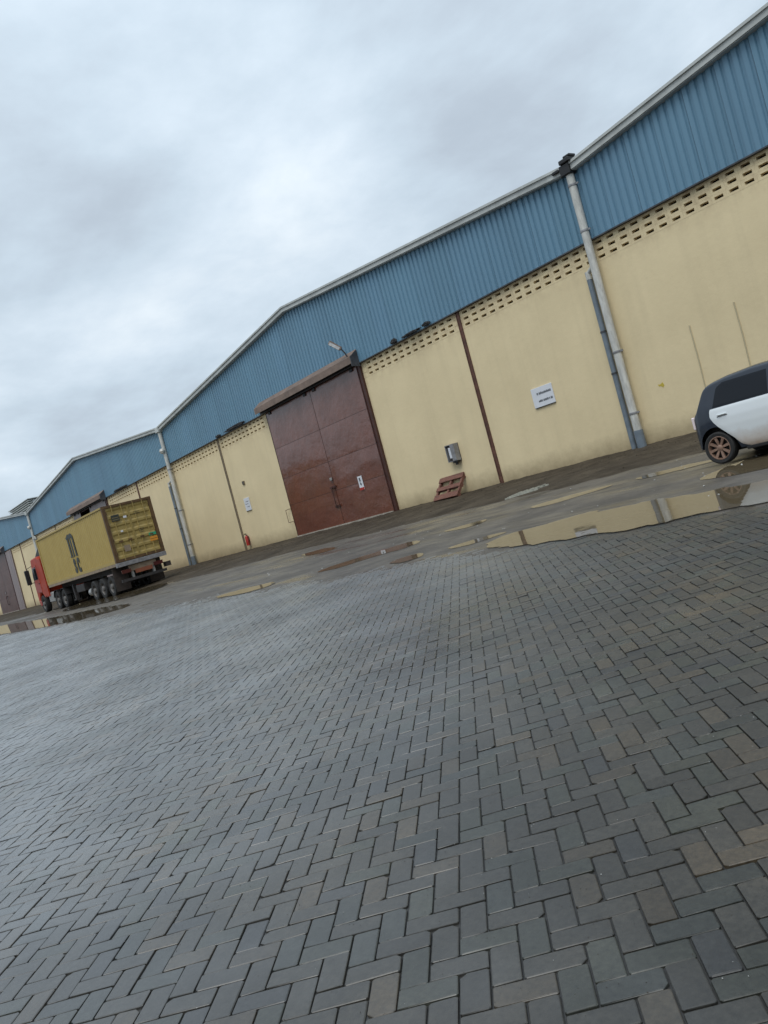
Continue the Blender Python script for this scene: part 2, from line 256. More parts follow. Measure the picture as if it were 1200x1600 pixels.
# ------------------------------------------------------------------ mesh helpers
class MB:
    def __init__(s): s.v = []; s.f = []
    def add(s, vs_, fs): o = len(s.v); s.v += [tuple(v) for v in vs_]; s.f += [tuple(i + o for i in f) for f in fs]; return s
    def box(s, a, b, m=None):
        x0, y0, z0 = a; x1, y1, z1 = b
        v = [Vector(p) for p in ((x0, y0, z0), (x1, y0, z0), (x1, y1, z0), (x0, y1, z0), (x0, y0, z1), (x1, y0, z1), (x1, y1, z1), (x0, y1, z1))]
        if m: v = [m @ p for p in v]
        return s.add(v, [(0, 3, 2, 1), (4, 5, 6, 7), (0, 1, 5, 4), (1, 2, 6, 5), (2, 3, 7, 6), (3, 0, 4, 7)])
    def bar(s, p, q, w, h, up=(0, 0, 1)):
        p = Vector(p); q = Vector(q); d = (q - p); l = d.length; d.normalize(); u = Vector(up)
        if abs(d.dot(u)) > 0.98: u = Vector((0, 1, 0))
        sd_ = d.cross(u).normalized(); u = sd_.cross(d)
        mm = Matrix((d, sd_, u)).transposed().to_4x4(); mm.translation = p
        return s.box((0, -w / 2, -h / 2), (l, w / 2, h / 2), mm)
    def cyl(s, p, q, r, n=12, r2=None, cap=True):
        p = Vector(p); q = Vector(q); r2 = r if r2 is None else r2
        d = (q - p).normalized(); a = Vector((0, 0, 1)) if abs(d.z) < 0.9 else Vector((1, 0, 0))
        u = d.cross(a).normalized(); w = d.cross(u)
        vs_ = [p + (u * math.cos(t) + w * math.sin(t)) * r for t in [2 * math.pi * i / n for i in range(n)]] + [q + (u * math.cos(t) + w * math.sin(t)) * r2 for t in [2 * math.pi * i / n for i in range(n)]]
        fs = [(i, i + n, (i + 1) % n + n, (i + 1) % n) for i in range(n)]
        if cap: fs += [tuple(range(n)), tuple(range(2 * n - 1, n - 1, -1))]
        return s.add(vs_, fs)
    def tube(s, pts, r, n=8):
        for a, b in zip(pts[:-1], pts[1:]): s.cyl(a, b, r, n)
        return s
    def lathe(s, prof, c, axis='y', n=24):
        vs_ = []; fs = []
        for k, (r, h) in enumerate(prof):
            for i in range(n):
                t = 2 * math.pi * i / n
                if axis == 'y': vs_.append((c[0] + r * math.cos(t), c[1] + h, c[2] + r * math.sin(t)))
                elif axis == 'z': vs_.append((c[0] + r * math.cos(t), c[1] + r * math.sin(t), c[2] + h))
        for k in range(len(prof) - 1):
            for i in range(n): j = (i + 1) % n; fs.append((k * n + i, k * n + j, (k + 1) * n + j, (k + 1) * n + i))
        return s.add(vs_, fs)
    def prism(s, poly, y0, y1):   # polygon in x,z extruded along y
        n = len(poly); vs_ = [(x, y0, z) for x, z in poly] + [(x, y1, z) for x, z in poly]
        fs = [tuple(range(n)), tuple(range(2 * n - 1, n - 1, -1))] + [(i, i + n, (i + 1) % n + n, (i + 1) % n) for i in range(n)]
        return s.add(vs_, fs)
    def grid(s, rows):
        n = len(rows[0]); o = len(s.v)
        for r in rows: s.v += [tuple(p) for p in r]
        for i in range(len(rows) - 1):
            for j in range(n - 1): s.f.append((o + i * n + j, o + i * n + j + 1, o + (i + 1) * n + j + 1, o + (i + 1) * n + j))
        return s
    def mesh(s, name, m, smooth=False, bevel=0.0, angle=35):
        me = bpy.data.meshes.new(name); me.from_pydata(s.v, [], s.f)
        bm = bmesh.new(); bm.from_mesh(me)
        bmesh.ops.recalc_face_normals(bm, faces=bm.faces)
        if bevel: bmesh.ops.bevel(bm, geom=[e for e in bm.edges if len(e.link_faces) == 2 and e.calc_face_angle(0) > 0.5], offset=bevel, segments=1, affect='EDGES', clamp_overlap=True)
        if smooth:
            for f in bm.faces: f.smooth = True
            for e in bm.edges:
                if len(e.link_faces) == 2 and e.calc_face_angle(0) > R(angle): e.smooth = False
        bm.to_mesh(me); bm.free()
        me.materials.append(m); return me
    def build(s, name, m, parent=None, **kw):
        return link(name, s.mesh(name, m, **kw), parent)
def link(name, me, parent=None):
    o = bpy.data.objects.new(name, me); col.objects.link(o)
    if parent: o.parent = parent
    return o
def tag(o, label=None, cat=None, group=None, kind=None):
    if label: o['label'] = label
    if cat: o['category'] = cat
    if group: o['group'] = group
    if kind: o['kind'] = kind
    return o
def empty(name, loc=(0, 0, 0), rot=(0, 0, 0)):
    o = bpy.data.objects.new(name, None); col.objects.link(o); o.location = loc; o.rotation_euler = rot; o.empty_display_size = 0.2
    return o
def set_tone(me, t):
    a = me.color_attributes.new('tone', 'FLOAT_COLOR', 'POINT')
    arr = np.ones((len(me.vertices), 4), np.float32); arr[:, :3] = t; a.data.foreach_set('color', arr.ravel())

SL = 0.07                               # the yard falls away from the wall
TILT = math.atan(SL)
def gz(y): return SL * y
CAM = (14.503, -20.131 * math.hypot(1, SL))   # camera above this point of the yard, in yard coordinates

# ------------------------------------------------------------------ the ground
g_root = empty('yard_slope', rot=(TILT, 0, 0)); g_root.name = 'paved_yard'; tag(g_root, kind='structure')
# joint bed / distant paving / mud and asphalt by the wall: nested sheets
def bed_z(x, y):
    t = min(1.0, max(0.0, (8.5 - x + 3 * noise.noise(Vector((x * .4, y * .4, 2)))) / 9.0))
    return -0.0105 + 0.0072 * t + 0.0012 * noise.noise(Vector((x * 1.3, y * 1.3, 5)))
bxs = [-300, -120, -60] + [-45 + 0.5 * k for k in range(136)] + [40, 100, 300]
bys = [-400, -100, -40] + [-28 + 0.5 * k for k in range(36)] + [-5, 0, 60]
tag(MB().grid([[(x, y, bed_z(x, y) if -45 < x < 23 and -28 < y < -10 else -0.016) for y in bys] for x in bxs]).build('paving_bed', M['bed'], g_root, smooth=True), kind='structure')

def in_poly(x, y, P):
    c = False; n = len(P); j = n - 1
    for i in range(n):
        if (P[i][1] > y) != (P[j][1] > y) and x < (P[j][0] - P[i][0]) * (y - P[i][1]) / (P[j][1] - P[i][1]) + P[i][0]: c = not c
        j = i
    return c

def n2(x, y, s=1.0, o=0.0): return noise.noise(Vector((x * s + o, y * s - o, o)))
def pave_edge(x): return -11.75 + 0.35 * n2(x, 0, 0.6, 3.1) + 0.12 * n2(x, 0, 3.0, 7.7)
def dirt_edge(x): return -5.3 + 0.5 * n2(x, 0, 0.35, 1.2) + 0.2 * n2(x, 0, 1.7, 4.2) - (0.9 if x < -8 else 0.0) * min(1, (-8 - x) / 8 if x < -8 else 0)

def sheet(name, x0, x1, dx, lo, hi, ny, zf, m, parent, smooth=True):
    rows = []
    xs = []; x = x0
    while x < x1: xs.append(x); x += dx(x) if callable(dx) else dx
    xs.append(x1)
    for x in xs:
        a, b = lo(x), hi(x)
        rows.append([(x, a + (b - a) * k / ny, zf(x, a + (b - a) * k / ny, k / ny)) for k in range(ny + 1)])
    return MB().grid(rows).build(name, m, parent, smooth=smooth)
stepx = lambda x: 0.12 if -14 < x < 14 else (0.35 if -45 < x < 30 else 3.0)
def yard_z(x, y, k):
    d = y - pave_edge(x)          # the mud thins out over the last blocks
    t = min(1.0, max(0.0, (d + 0.5) / 1.5))
    return -0.0065 + 0.0145 * t + (0.003 * n2(x, y, 1.1, 6.0) + 0.0022 * n2(x, y, 4.5, 2.0)) * (1 if t < 1 else 0.6)
yard = sheet('wet_yard_surface', -300, 200, stepx, lambda x: pave_edge(x) - 0.5, lambda x: 0.0, 110, yard_z, M['yard'], g_root)
tag(yard, kind='structure')
def dirt_z(x, y, k):
    t = min(1.0, k * 5)
    return 0.006 + t * (0.035 + 0.02 * n2(x, y, 0.9, 2.0) + 0.018 * n2(x, y, 3.1, 5.0) + 0.008 * n2(x, y, 9.0, 1.0)) + 0.03 * max(0, k - 0.85) / 0.15
dirt = sheet('dirt_strip', -200, 60, stepx, dirt_edge, lambda x: 0.0, 46, dirt_z, M['dirt'], g_root)
tag(dirt, kind='structure')

# pavers: a herringbone of 200 x 100 mm blocks
TH = R(47.32); A_ = np.array([math.cos(TH), math.sin(TH)]); B_ = np.array([-math.sin(TH), math.cos(TH)])
ORG = np.array([12.765, -18.471])
U = 0.1
def paver_template(fine, L_, W_, seed, z_tilt):
    rng = random.Random(seed); g = 0.0028; c = 0.007 + rng.random() * 0.007
    x0, x1, y0, y1 = g, L_ - g, g, W_ - g
    ch = [3.0 if rng.random() < 0.10 else 1.0 for _ in range(4)]
    def ring(ins, z):
        a, b, d, e = x0 + ins, x1 - ins, y0 + ins, y1 - ins; k = c * (0.55 if fine else 0.4)
        q0, q1, q2, q3 = [k * c_ for c_ in ch]
        pts = [(a + q0, d), (b - q1, d), (b, d + q1), (b, e - q2), (b - q2, e), (a + q3, e), (a, e - q3), (a, d + q0)]
        return [(px + rng.uniform(-.0009, .0009), py + rng.uniform(-.0009, .0009), z + z_tilt[0] * (px - L_ / 2) + z_tilt[1] * (py - W_ / 2)) for px, py in pts]
    if fine: rings = [ring(0, -0.03), ring(0.0, -0.0034), ring(0.0014, -0.0011), ring(0.0046, 0.0)]
    else: rings = [ring(0, -0.03), ring(0.0008, -0.0024), ring(0.0045, 0.0)]
    v = sum(rings, []); f = []
    for k in range(len(rings) - 1):
        for i in range(8): j = (i + 1) % 8; f.append((k * 8 + i, k * 8 + j, (k + 1) * 8 + j, (k + 1) * 8 + i))
    n = len(rings) - 1; f.append(tuple(n * 8 + i for i in range(8)))
    return np.array(v, float), f
def visible(px, py):
    dx, dy = px - CAM[0], py - CAM[1]; r = math.hypot(dx, dy)
    if r < 4.5: return r, True
    a = math.degrees(math.atan2(-dx, dy))          # azimuth, left of the wall normal
    return r, (18 < a < 92) and r < 46
bricks = []
RI = 480
cells = []
for j in range(-120, 380):
    for i in range(-420, 160):
        c = (i - j) % 4
        if c not in (0, 3): continue
        w_, h_ = (2, 1) if c == 0 else (1, 2)
        cx_, cy_ = (i + w_ / 2) * U, (j + h_ / 2) * U
        p = ORG + A_ * cx_ + B_ * cy_
        if p[1] > pave_edge(p[0]) + 1.1 or p[1] < -27: continue
        r, ok = visible(p[0], p[1])
        if ok: cells.append((r, i, j, c, p[0], p[1]))
cells.sort()
def settle(x, y): return 0.0022 * n2(x, y, 0.9, 21.0) + 0.0012 * n2(x, y, 2.6, 23.0)
def paver_tone(x, y, rng):
    b = 1.0 + 0.30 * n2(x, y, 0.7, 9.0) + 0.15 * n2(x, y, 2.2, 3.0) + rng.uniform(-0.2, 0.2)
    k = rng.random()
    if k < 0.14: t = (1.45, 1.24, 0.98)
    elif k < 0.26: t = (0.90, 1.04, 1.06)
    elif k < 0.38: t = (1.0, 1.12, 1.0)
    elif k < 0.46: t = (0.74, 0.79, 0.90)
    else: t = (1.02, 1.0, 0.96)
    return tuple(b * q for q in t)
rng = random.Random(3)
# order by how large they show: only those inside the picture count for the 300 singles
def in_frame(x, y):
    P = Vector((x, y * math.cos(TILT), y * math.sin(TILT))) - cam.matrix_world.translation
    d = P.dot(-cz)
    if d < 0.3: return False
    return abs(P.dot(cx) / d) < 600 / 1333.5 * 1.02 and abs(P.dot(cy) / d) < 800 / 1333.5 * 1.02
near = [c for c in cells if c[0] < 8 and in_frame(c[4], c[5])][:300]
nearset = {(c[1], c[2]) for c in near}
variants = []
for s_ in range(60):
    v, f = paver_template(True, 0.2, 0.1, 100 + s_, (rng.gauss(0, 0.006), rng.gauss(0, 0.012)))
    me = bpy.data.meshes.new('paver'); me.from_pydata([tuple(q) for q in v], [], f); me.materials.append(M['paver'])
    for p_ in me.polygons: p_.use_smooth = False
    variants.append(me)
for idx, (r, i, j, c, px, py) in enumerate(near):
    src = variants[idx % 60]
    me = src if idx >= 60 else src
    if not me.color_attributes: set_tone(me, paver_tone(px, py, rng))
    o = bpy.data.objects.new('paver', me); col.objects.link(o); o.parent = g_root
    flip = rng.random() < 0.5
    ang = TH if c == 0 else TH + math.pi / 2
    base = ORG + A_ * (i * U) + B_ * (j * U)
    if c == 3: base = base + A_ * U
    if flip:
        dv = (A_ * 0.2 + B_ * 0.1) if c == 0 else (B_ * 0.2 - A_ * 0.1)
        base = base + dv; ang += math.pi
    o.location = (base[0], base[1], rng.gauss(0, 0.0014) + settle(px, py)); o.rotation_euler = (0, 0, ang)
# the rest of the blocks: one mesh
tmpl = [paver_template(True, 0.2, 0.1, 300 + s_, (rng.gauss(0, 0.006), rng.gauss(0, 0.012))) for s_ in range(24)]
tmpl_far = [paver_template(False, 0.2, 0.1, 400 + s_, (rng.gauss(0, 0.006), rng.gauss(0, 0.012))) for s_ in range(24)]
V = []; F = []; T = []; off = 0
for (r, i, j, c, px, py) in cells:
    if (i, j) in nearset: continue
    if r > 30 and not in_frame(px, py): continue
    v, f = (tmpl if r < 7 else tmpl_far)[rng.randrange(24)]
    a, b = (A_, B_) if c == 0 else (B_, -A_)
    base = ORG + A_ * (i * U) + B_ * (j * U)
    if c == 3: base = base + A_ * U
    q = np.empty_like(v); q[:, :2] = base + v[:, :1] * a + v[:, 1:2] * b
    q[:, 2] = v[:, 2] + rng.gauss(0, 0.0014) + settle(px, py)
    V.append(q); F += [tuple(k + off for k in ff) for ff in f]; off += len(v)
    T.append(np.tile(np.array([*paver_tone(px, py, rng), 1.0], np.float32), (len(v), 1)))
me = bpy.data.meshes.new('pavers'); me.from_pydata(np.concatenate(V).tolist(), [], F)
a_ = me.color_attributes.new('tone', 'FLOAT_COLOR', 'POINT'); a_.data.foreach_set('color', np.concatenate(T).astype(np.float32).ravel())
me.materials.append(M['paver']); tag(link('herringbone_pavers', me, g_root), kind='stuff')
print('pavers', len(cells), 'tris ~', len(F))
# paving beyond what can be told apart
def far_sheet():
    m_ = MB()
    for (x0, x1, y0, y1) in ((-300, -31, -60, -12.1), (-300, 200, -400, -60), (22, 200, -60, -12.1), (-31, 22, -60, -27.3)):
        m_.add([(x0, y0, -0.003), (x1, y0, -0.003), (x1, y1, -0.003), (x0, y1, -0.003)], [(0, 1, 2, 3)])
    return m_
tag(far_sheet().build('distant_paving', M['far'], g_root), kind='structure')

# puddles (yard coordinates)
def smooth_poly(P, it=2):
    for _ in range(it):
        Q = []
        for k in range(len(P)):
            a, b = P[k], P[(k + 1) % len(P)]
            Q += [(a[0] * .75 + b[0] * .25, a[1] * .75 + b[1] * .25), (a[0] * .25 + b[0] * .75, a[1] * .25 + b[1] * .75)]
        P = Q
    return P
def puddle(P, z, m, label, jag=0.05):
    P = smooth_poly(P); Q = []
    for k in range(len(P)):
        a, b = P[k], P[(k + 1) % len(P)]; L_ = math.dist(a, b); n = max(1, int(L_ / 0.12))
        Q += [(a[0] + (b[0] - a[0]) * t / n, a[1] + (b[1] - a[1]) * t / n) for t in range(n)]
    Q = [(x + jag * 1.6 * n2(x, y, 2.5, 4.0) + jag * n2(x, y, 7.0, 8.0), y + jag * 1.6 * n2(x, y, 2.5, 14.0) + jag * n2(x, y, 7.0, 18.0)) for x, y in Q]
    bm = bmesh.new(); f = bm.faces.new([bm.verts.new((x, y, z)) for x, y in Q]); bmesh.ops.recalc_face_normals(bm, faces=[f])
    if f.normal.z < 0: bmesh.ops.reverse_faces(bm, faces=[f])
    bmesh.ops.triangulate(bm, faces=bm.faces)
    me = bpy.data.meshes.new('puddle'); bm.to_mesh(me); bm.free(); me.materials.append(m)
    o = link('puddle', me, None); o.rotation_euler = (TILT, 0, 0)
    o['kind'] = 'structure'
    if label: o['label'] = label
    return o
PZ = 0.0155
puddle([(4.6, -11.2), (4.52, -10.45), (5.09, -10.17), (5.6, -9.84), (6.43, -9.98), (6.94, -9.86), (7.98, -10.09), (8.52, -10.17), (8.98, -10.1), (12, -10.2), (14, -11.0), (13, -11.5), (10.01, -11.5), (9.63, -11.62), (8.98, -11.53), (8.46, -11.72), (8.11, -11.75), (7.58, -11.75), (6.85, -11.75), (5.96, -11.68)], PZ, M['water'], 'large muddy puddle beside the paving, mirroring the yellow wall', 0.09)
puddle([(-1.4, -10.6), (-1.2, -10.0), (-0.64, -9.6), (-0.3, -9.15), (0.2, -8.83), (0.95, -9.3), (0.75, -9.75), (0.0, -10.1), (-0.45, -10.7)], PZ, M['water'], 'dark puddle mirroring the brown door')
puddle([(2.0, -11.15), (2.11, -10.75), (2.5, -10.6), (3.0, -11.0), (2.76, -11.3)], PZ, M['water'], 'small puddle just beyond the edge of the paving', 0.03)
puddle([(-49.79, -8.0), (-39.68, -8.3), (-28, -9.3), (-22.24, -9.3), (-19.0, -9.3), (-15.10, -9.83), (-13.75, -10.5), (-15.24, -10.85), (-17, -11.3), (-20, -11.4), (-28, -11.3), (-45, -11.0)], PZ, M['water'], 'long puddle in front of the lorry', 0.12)
puddle([(-33.6, -5.5), (-24.2, -6.4), (-21.9, -5.8), (-19.3, -6.6), (-18.3, -7.9), (-24.7, -8.2), (-32, -8.0)], 0.05, M['water'], None, 0.12)
puddle([(-4.8, -11.5), (-4.62, -11.2), (-3.69, -10.9), (-2.6, -10.8), (-2.2, -11.3), (-2.89, -11.6), (-3.60, -11.65)], PZ, M['water'], None)
puddle([(0.5, -8.5), (1.03, -8.1), (1.5, -7.9), (1.9, -8.4), (1.54, -8.7)], PZ, M['water'], None, 0.03)
puddle([(-8.2, -6.9), (-7.70, -6.6), (-6.87, -6.5), (-5.3, -7.2), (-6.01, -7.6)], PZ, M['water'], None)
puddle([(2.3, -7.6), (3.2, -7.0), (4.2, -6.9), (3.9, -7.5), (3.0, -8.0)], PZ, M['water'], None, 0.04)
puddle([(3.2, -10.6), (3.6, -10.3), (4.3, -10.0), (4.2, -10.5), (3.7, -10.9)], PZ, M['water'], None, 0.04)
puddle([(6.9, -8.9), (7.1, -7.9), (7.3, -7.2), (9.0, -6.9), (11.5, -7.6), (11.5, -8.6), (9.4, -8.9), (8.0, -9.1)], PZ, M['water'], 'puddle under the parked car', 0.05)
puddle([(4.4, -6.6), (5.6, -6.45), (6.4, -6.8), (5.6, -7.1), (4.7, -7.1)], PZ, M['water'], None, 0.05)

# ------------------------------------------------------------------ warehouses
W = 30.92; HC = 5.92; HV = 8.0; HA = 9.51; BAND0 = 5.31
BLK = 0.4013; NB = 77
blk_me = None
def vent_block():
    x0, x1, z0, z1, y0, y1 = 0.0012, BLK - 0.0012, 0.001, 0.199, -0.003, 0.15
    sx0, sx1, sz0, sz1 = 0.085, 0.322, 0.06, 0.136
    v = []
    for y in (y0, y1):
        v += [(x0, y, z0), (x1, y, z0), (x1, y, z1), (x0, y, z1), (sx0, y, sz0), (sx1, y, sz0), (sx1, y, sz1), (sx0, y, sz1)]
    f = []
    for k in range(4):
        n = (k + 1) % 4
        f += [(k, n, n + 4, k + 4), (k + 8, k + 12, n + 12, n + 8), (k, k + 8, n + 8, n), (k + 4, n + 4, n + 12, k + 12)]
    return MB().add(v, f)
vb = vent_block(); blk_me = vb.mesh('vent_block', M['wall'])
def cladding_sheet(x0, x1, zt0, zt1):
    """ribbed sheet from x0 to x1 with a sloping top"""
    p = W / 34 / 4
    k0 = math.floor(x0 / p); xs = []
    k = k0
    while k * p < x1 + 1e-6:
        for fx, d in ((0.0, 0.045), (0.52, 0.045), (0.62, 0.0), (0.90, 0.0)):
            xx = (k + fx) * p
            if x0 - 1e-6 <= xx <= x1 + 1e-6: xs.append((xx, d))
        k += 1
    if not xs or xs[0][0] > x0 + 1e-4: xs.insert(0, (x0, 0.045))
    if xs[-1][0] < x1 - 1e-4: xs.append((x1, 0.045))
    v = []; f = []
    for xx, d in xs:
        zt = zt0 + (zt1 - zt0) * (xx - x0) / (x1 - x0)
        v += [(xx, -0.05 - d, HC + 0.02), (xx, -0.05 - d, zt)]
    for k in range(len(xs) - 1): f.append((2 * k, 2 * k + 2, 2 * k + 3, 2 * k + 1))
    return MB().add(v, f)
def roof_z(X, L_, Rr):
    m_ = (L_ + Rr) / 2
    return HV + (HA - HV) * (1 - abs(X - m_) / (W / 2))

def warehouse(k, label, near_blocks, door):
    x0 = k * W; x1 = x0 + W; mid = (x0 + x1) / 2
    t = tag(empty('warehouse', (mid, 0, 0)), label, 'warehouse', 'row of gabled warehouse units')
    def P(mb, name, m, parent=t, **kw):
        mb.v = [(x - (mid if parent is t else 0), y, z) for x, y, z in mb.v]
        return mb.build(name, m, parent, **kw)
    dl, dr = mid - 3.87, mid + 3.93
    j1, j2 = mid + 9.70, mid - 9.20
    # wall panels, split at the columns and at the door
    for a, b in ((x0 + 0.0, j2 - 0.07), (j2 + 0.07, dl), (dr, j1 - 0.07), (j1 + 0.07, x1 - 0.002)):
        P(MB().box((a, 0, -0.6), (b, 0.3, BAND0)), 'wall_panel', M['wall'])
    for xj, m_ in ((j1, 'column'), (j2, 'column2')):
        P(MB().box((xj - 0.068, -0.035, -0.5), (xj + 0.068, 0.28, HC)).box((xj - 0.075, -0.05, -0.3), (xj - 0.05, -0.033, HC - 0.02)), 'column', M[m_])
    # vent blocks in three courses
    stuff = MB(); cnt = 0
    for r in range(3):
        for i in range(NB):
            bx = x0 + i * BLK
            if bx + BLK > dl and bx < dr: continue
            if any(bx - 0.02 < xj + 0.07 and bx + BLK > xj - 0.07 for xj in (j1, j2)): continue
            z = BAND0 + r * 0.2
            if near_blocks(bx):
                o = link('vent_block', blk_me, t); o.location = (bx - mid, 0, z); cnt += 1
            else: stuff.add([(v[0] + bx, v[1], v[2] + z) for v in vb.v], vb.f)
    for xj in (j1, j2):
        for s_ in (-1, 1): pass
    for xj in (j1, j2):      # solid cut blocks beside the columns
        i = [i for i in range(NB) if x0 + i * BLK - 0.02 < xj + 0.07 and x0 + (i + 1) * BLK > xj - 0.07]
        a, b = x0 + min(i) * BLK, x0 + (max(i) + 1) * BLK
        for r in range(3):
            z = BAND0 + r * 0.2
            if xj - 0.075 > a + 0.02: stuff.box((a + .004, -0.004, z + .003), (xj - 0.075, 0.15, z + 0.194))
            if b > xj + 0.095: stuff.box((xj + 0.075, -0.004, z + .003), (b - .004, 0.15, z + 0.194))
    ia = [i for i in range(NB) if x0 + (i + 1) * BLK > dl]; ib = [i for i in range(NB) if x0 + i * BLK >= dr]
    for r in range(3):
        z = BAND0 + r * 0.2
        stuff.box((x0 + min(ia) * BLK + .004, -0.004, z + .003), (dl - 0.001, 0.15, z + .194)).box((dr + 0.001, -0.004, z + .003), (x0 + min(ib) * BLK - .004, 0.15, z + .194))
    if stuff.v: P(stuff, 'vent_band', M['wall'])['kind'] = 'stuff'
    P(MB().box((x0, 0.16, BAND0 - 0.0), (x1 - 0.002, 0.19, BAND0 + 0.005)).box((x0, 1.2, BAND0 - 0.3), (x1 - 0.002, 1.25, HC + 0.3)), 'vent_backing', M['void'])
    P(MB().box((x0, -0.13, HC - 0.012), (x1 - 0.002, 0.12, HC + 0.022)).box((x0, 0.0, HC + 0.022), (x1 - 0.002, 0.12, HC + 0.3)), 'flashing', M['ledge'])
    # cladding in 0.9 m sheets
    nsh = 34; w_ = W / nsh
    for i in range(nsh):
        a = x0 + i * w_; b = a + w_ - 0.006
        if k == -1 and False: continue
        cs = cladding_sheet(a - x0, b - x0, roof_z(a, x0, x1) - 0.02, roof_z(b, x0, x1) - 0.02)
        cs.v = [(x + x0, y - 0.003 * (i % 2), z) for x, y, z in cs.v]
        o = P(cs, 'cladding_sheet', M['cladding']); g_ = 1 + random.uniform(-0.035, 0.035); set_tone(o.data, (g_, g_ * random.uniform(0.99, 1.01), g_))
    # gable backing, roof, verge trims
    P(MB().prism([(x0, HC + 0.3), (x1 - .002, HC + 0.3), (x1 - .002, HV - 0.02), (mid, HA - 0.02), (x0, HV - 0.02)], 0.0, 0.1), 'gable_wall', M['trim'])
    rf = MB()
    for a, b in ((x0, mid), (mid, x1)):
        za, zb_ = roof_z(a, x0, x1), roof_z(b, x0, x1)
        rf.add([(a, -0.25, za), (b, -0.25, zb_), (b, 40, zb_), (a, 40, za), (a, -0.25, za + 0.05), (b, -0.25, zb_ + 0.05), (b, 40, zb_ + 0.05), (a, 40, za + 0.05)],
               [(0, 1, 2, 3), (4, 7, 6, 5), (0, 4, 5, 1), (3, 2, 6, 7), (0, 3, 7, 4), (1, 5, 6, 2)])
    rf = P(rf, 'roof', M['roof'])
    for a, b in ((x0 + 0.01, mid), (mid, x1 - 0.01)):
        za, zb_ = roof_z(a, x0, x1), roof_z(b, x0, x1)
        tr = MB()
        for (y0, y1, d0, d1) in ((-0.285, -0.255, -0.13, 0.05), (-0.33, -0.29, 0.02, 0.09), (-0.25, -0.055, -0.15, -0.11)):
            tr.add([(a, y0, za + d0), (b, y0, zb_ + d0), (b, y1, zb_ + d0), (a, y1, za + d0), (a, y0, za + d1), (b, y0, zb_ + d1), (b, y1, zb_ + d1), (a, y1, za + d1)],
                   [(0, 3, 2, 1), (4, 5, 6, 7), (0, 1, 5, 4), (1, 2, 6, 5), (2, 3, 7, 6), (3, 0, 4, 7)])
        P(tr, 'verge_trim', M['trim'])
    # side and rear closing walls
    P(MB().box((x0 + 0.05, 0.32, -0.5), (x0 + 0.1, 39.9, HV - 0.06)).box((x1 - 0.1, 0.32, -0.5), (x1 - 0.05, 39.9, HV - 0.06)).box((x0 + 0.12, 39.8, -0.5), (x1 - 0.12, 39.9, HV - 0.06)).box((x0 + .12, 0.4, -0.45), (x1 - .12, 39.7, -0.4)), 'inner_wall', M['void'])
    # door opening: concrete threshold, jamb, leaves of steel sheets, hood
    P(MB().box((dl + 0.02, -0.12, -0.5), (dr - 0.3, 0.25, 0.11)), 'threshold', M['concrete'])
    P(MB().box((dr - 0.17, -0.10, -0.4), (dr + 0.0, 0.2, HC - 0.05)).box((dr - 0.20, -0.13, -0.4), (dr - 0.17, 0.0, HC - 0.05)), 'jamb', M['door_edge'])
    P(MB().box((dl - 0.0, -0.06, -0.4), (dl + 0.05, 0.2, HC - 0.05)), 'jamb', M['door_edge'])
    c = mid + 0.10
    for (la, lb, style) in door(dl, dr, c):
        lf = empty('door_leaf'); lf.parent = t; lf.location = ((la + lb) / 2 - mid, -0.03, 0.05)
        lw = lb - la
        zs = [0.02, 1.5, 2.75, 4.15, 5.85]
        md = 'door_grey' if style == 'grey' else ('door_dull' if k == -3 else 'door')
        for q in range(4):
            n = 8
            a, b = -lw / 2 + 0.004, lw / 2 - 0.004
            rows = []
            for iz in range(n + 1):
                z = zs[q] + 0.004 + (zs[q + 1] - zs[q] - 0.008) * iz / n
                rows.append([(a + (b - a) * ix / 12, -0.03 - 0.014 * (noise.noise(Vector((ix * .45 + la, q * 3 + iz * .3, k))) + 0.6) * math.sin(math.pi * ix / 12) ** .5 * math.sin(math.pi * iz / n) ** .5, z) for ix in range(13)])
            s_ = MB().grid(rows)
            s_.build('steel_sheet', M[md], lf, smooth=True)
        fr = MB()
        fr.box((-lw / 2, -0.018, 0), (lw / 2, 0.03, 5.9))
        for z in zs[1:-1]: fr.box((-lw / 2, -0.034, z - 0.012), (lw / 2, -0.02, z + 0.004))
        fr.build('frame', M['door_edge'], lf)
        fr = MB().box((-lw / 2 + 0.25, -0.075, 5.72), (-lw / 2 + 0.45, -0.035, 5.98)).box((lw / 2 - 0.5, -0.075, 5.72), (lw / 2 - 0.3, -0.035, 5.98))
        fr.build('roller_hanger', M['black'], lf)
        if style == 'latch':
            h = MB().tube([(lw / 2 - 0.10, -0.05, 0.85), (lw / 2 - 0.10, -0.13, 0.85), (lw / 2 - 0.10, -0.13, 1.65), (lw / 2 - 0.10, -0.05, 1.65)], 0.022)
            h.box((lw / 2 - 0.3, -0.09, 1.62), (lw / 2 + 0.16, -0.05, 1.70)).box((lw / 2 - 0.25, -0.09, 0.80), (lw / 2 + 0.12, -0.05, 0.88))
            h.build('handle', M['door_edge'], lf)
            MB().box((lw / 2 - 0.12, -0.11, 1.95), (lw / 2 + 0.02, -0.05, 2.07)).build('padlock', M['galv'], lf, bevel=0.012)
    # a weathered hood over the track
    hx0, hx1 = dl - 0.22, dr + 0.06
    hb = MB().add([(hx0, -0.0, HC + 0.56), (hx1, -0.0, HC + 0.56), (hx0, -0.36, HC + 0.30), (hx1, -0.36, HC + 0.30), (hx0, -0.36, HC + 0.04), (hx1, -0.36, HC + 0.04), (hx0, 0.0, HC + 0.14), (hx1, 0.0, HC + 0.14)],
                  [(0, 1, 3, 2), (2, 3, 5, 4), (4, 5, 7, 6), (6, 7, 1, 0), (0, 2, 4, 6), (1, 7, 5, 3)])
    hb.v = [(x, y - 0.1, z) for x, y, z in hb.v]
    P(hb, 'door_hood', M['hood'])
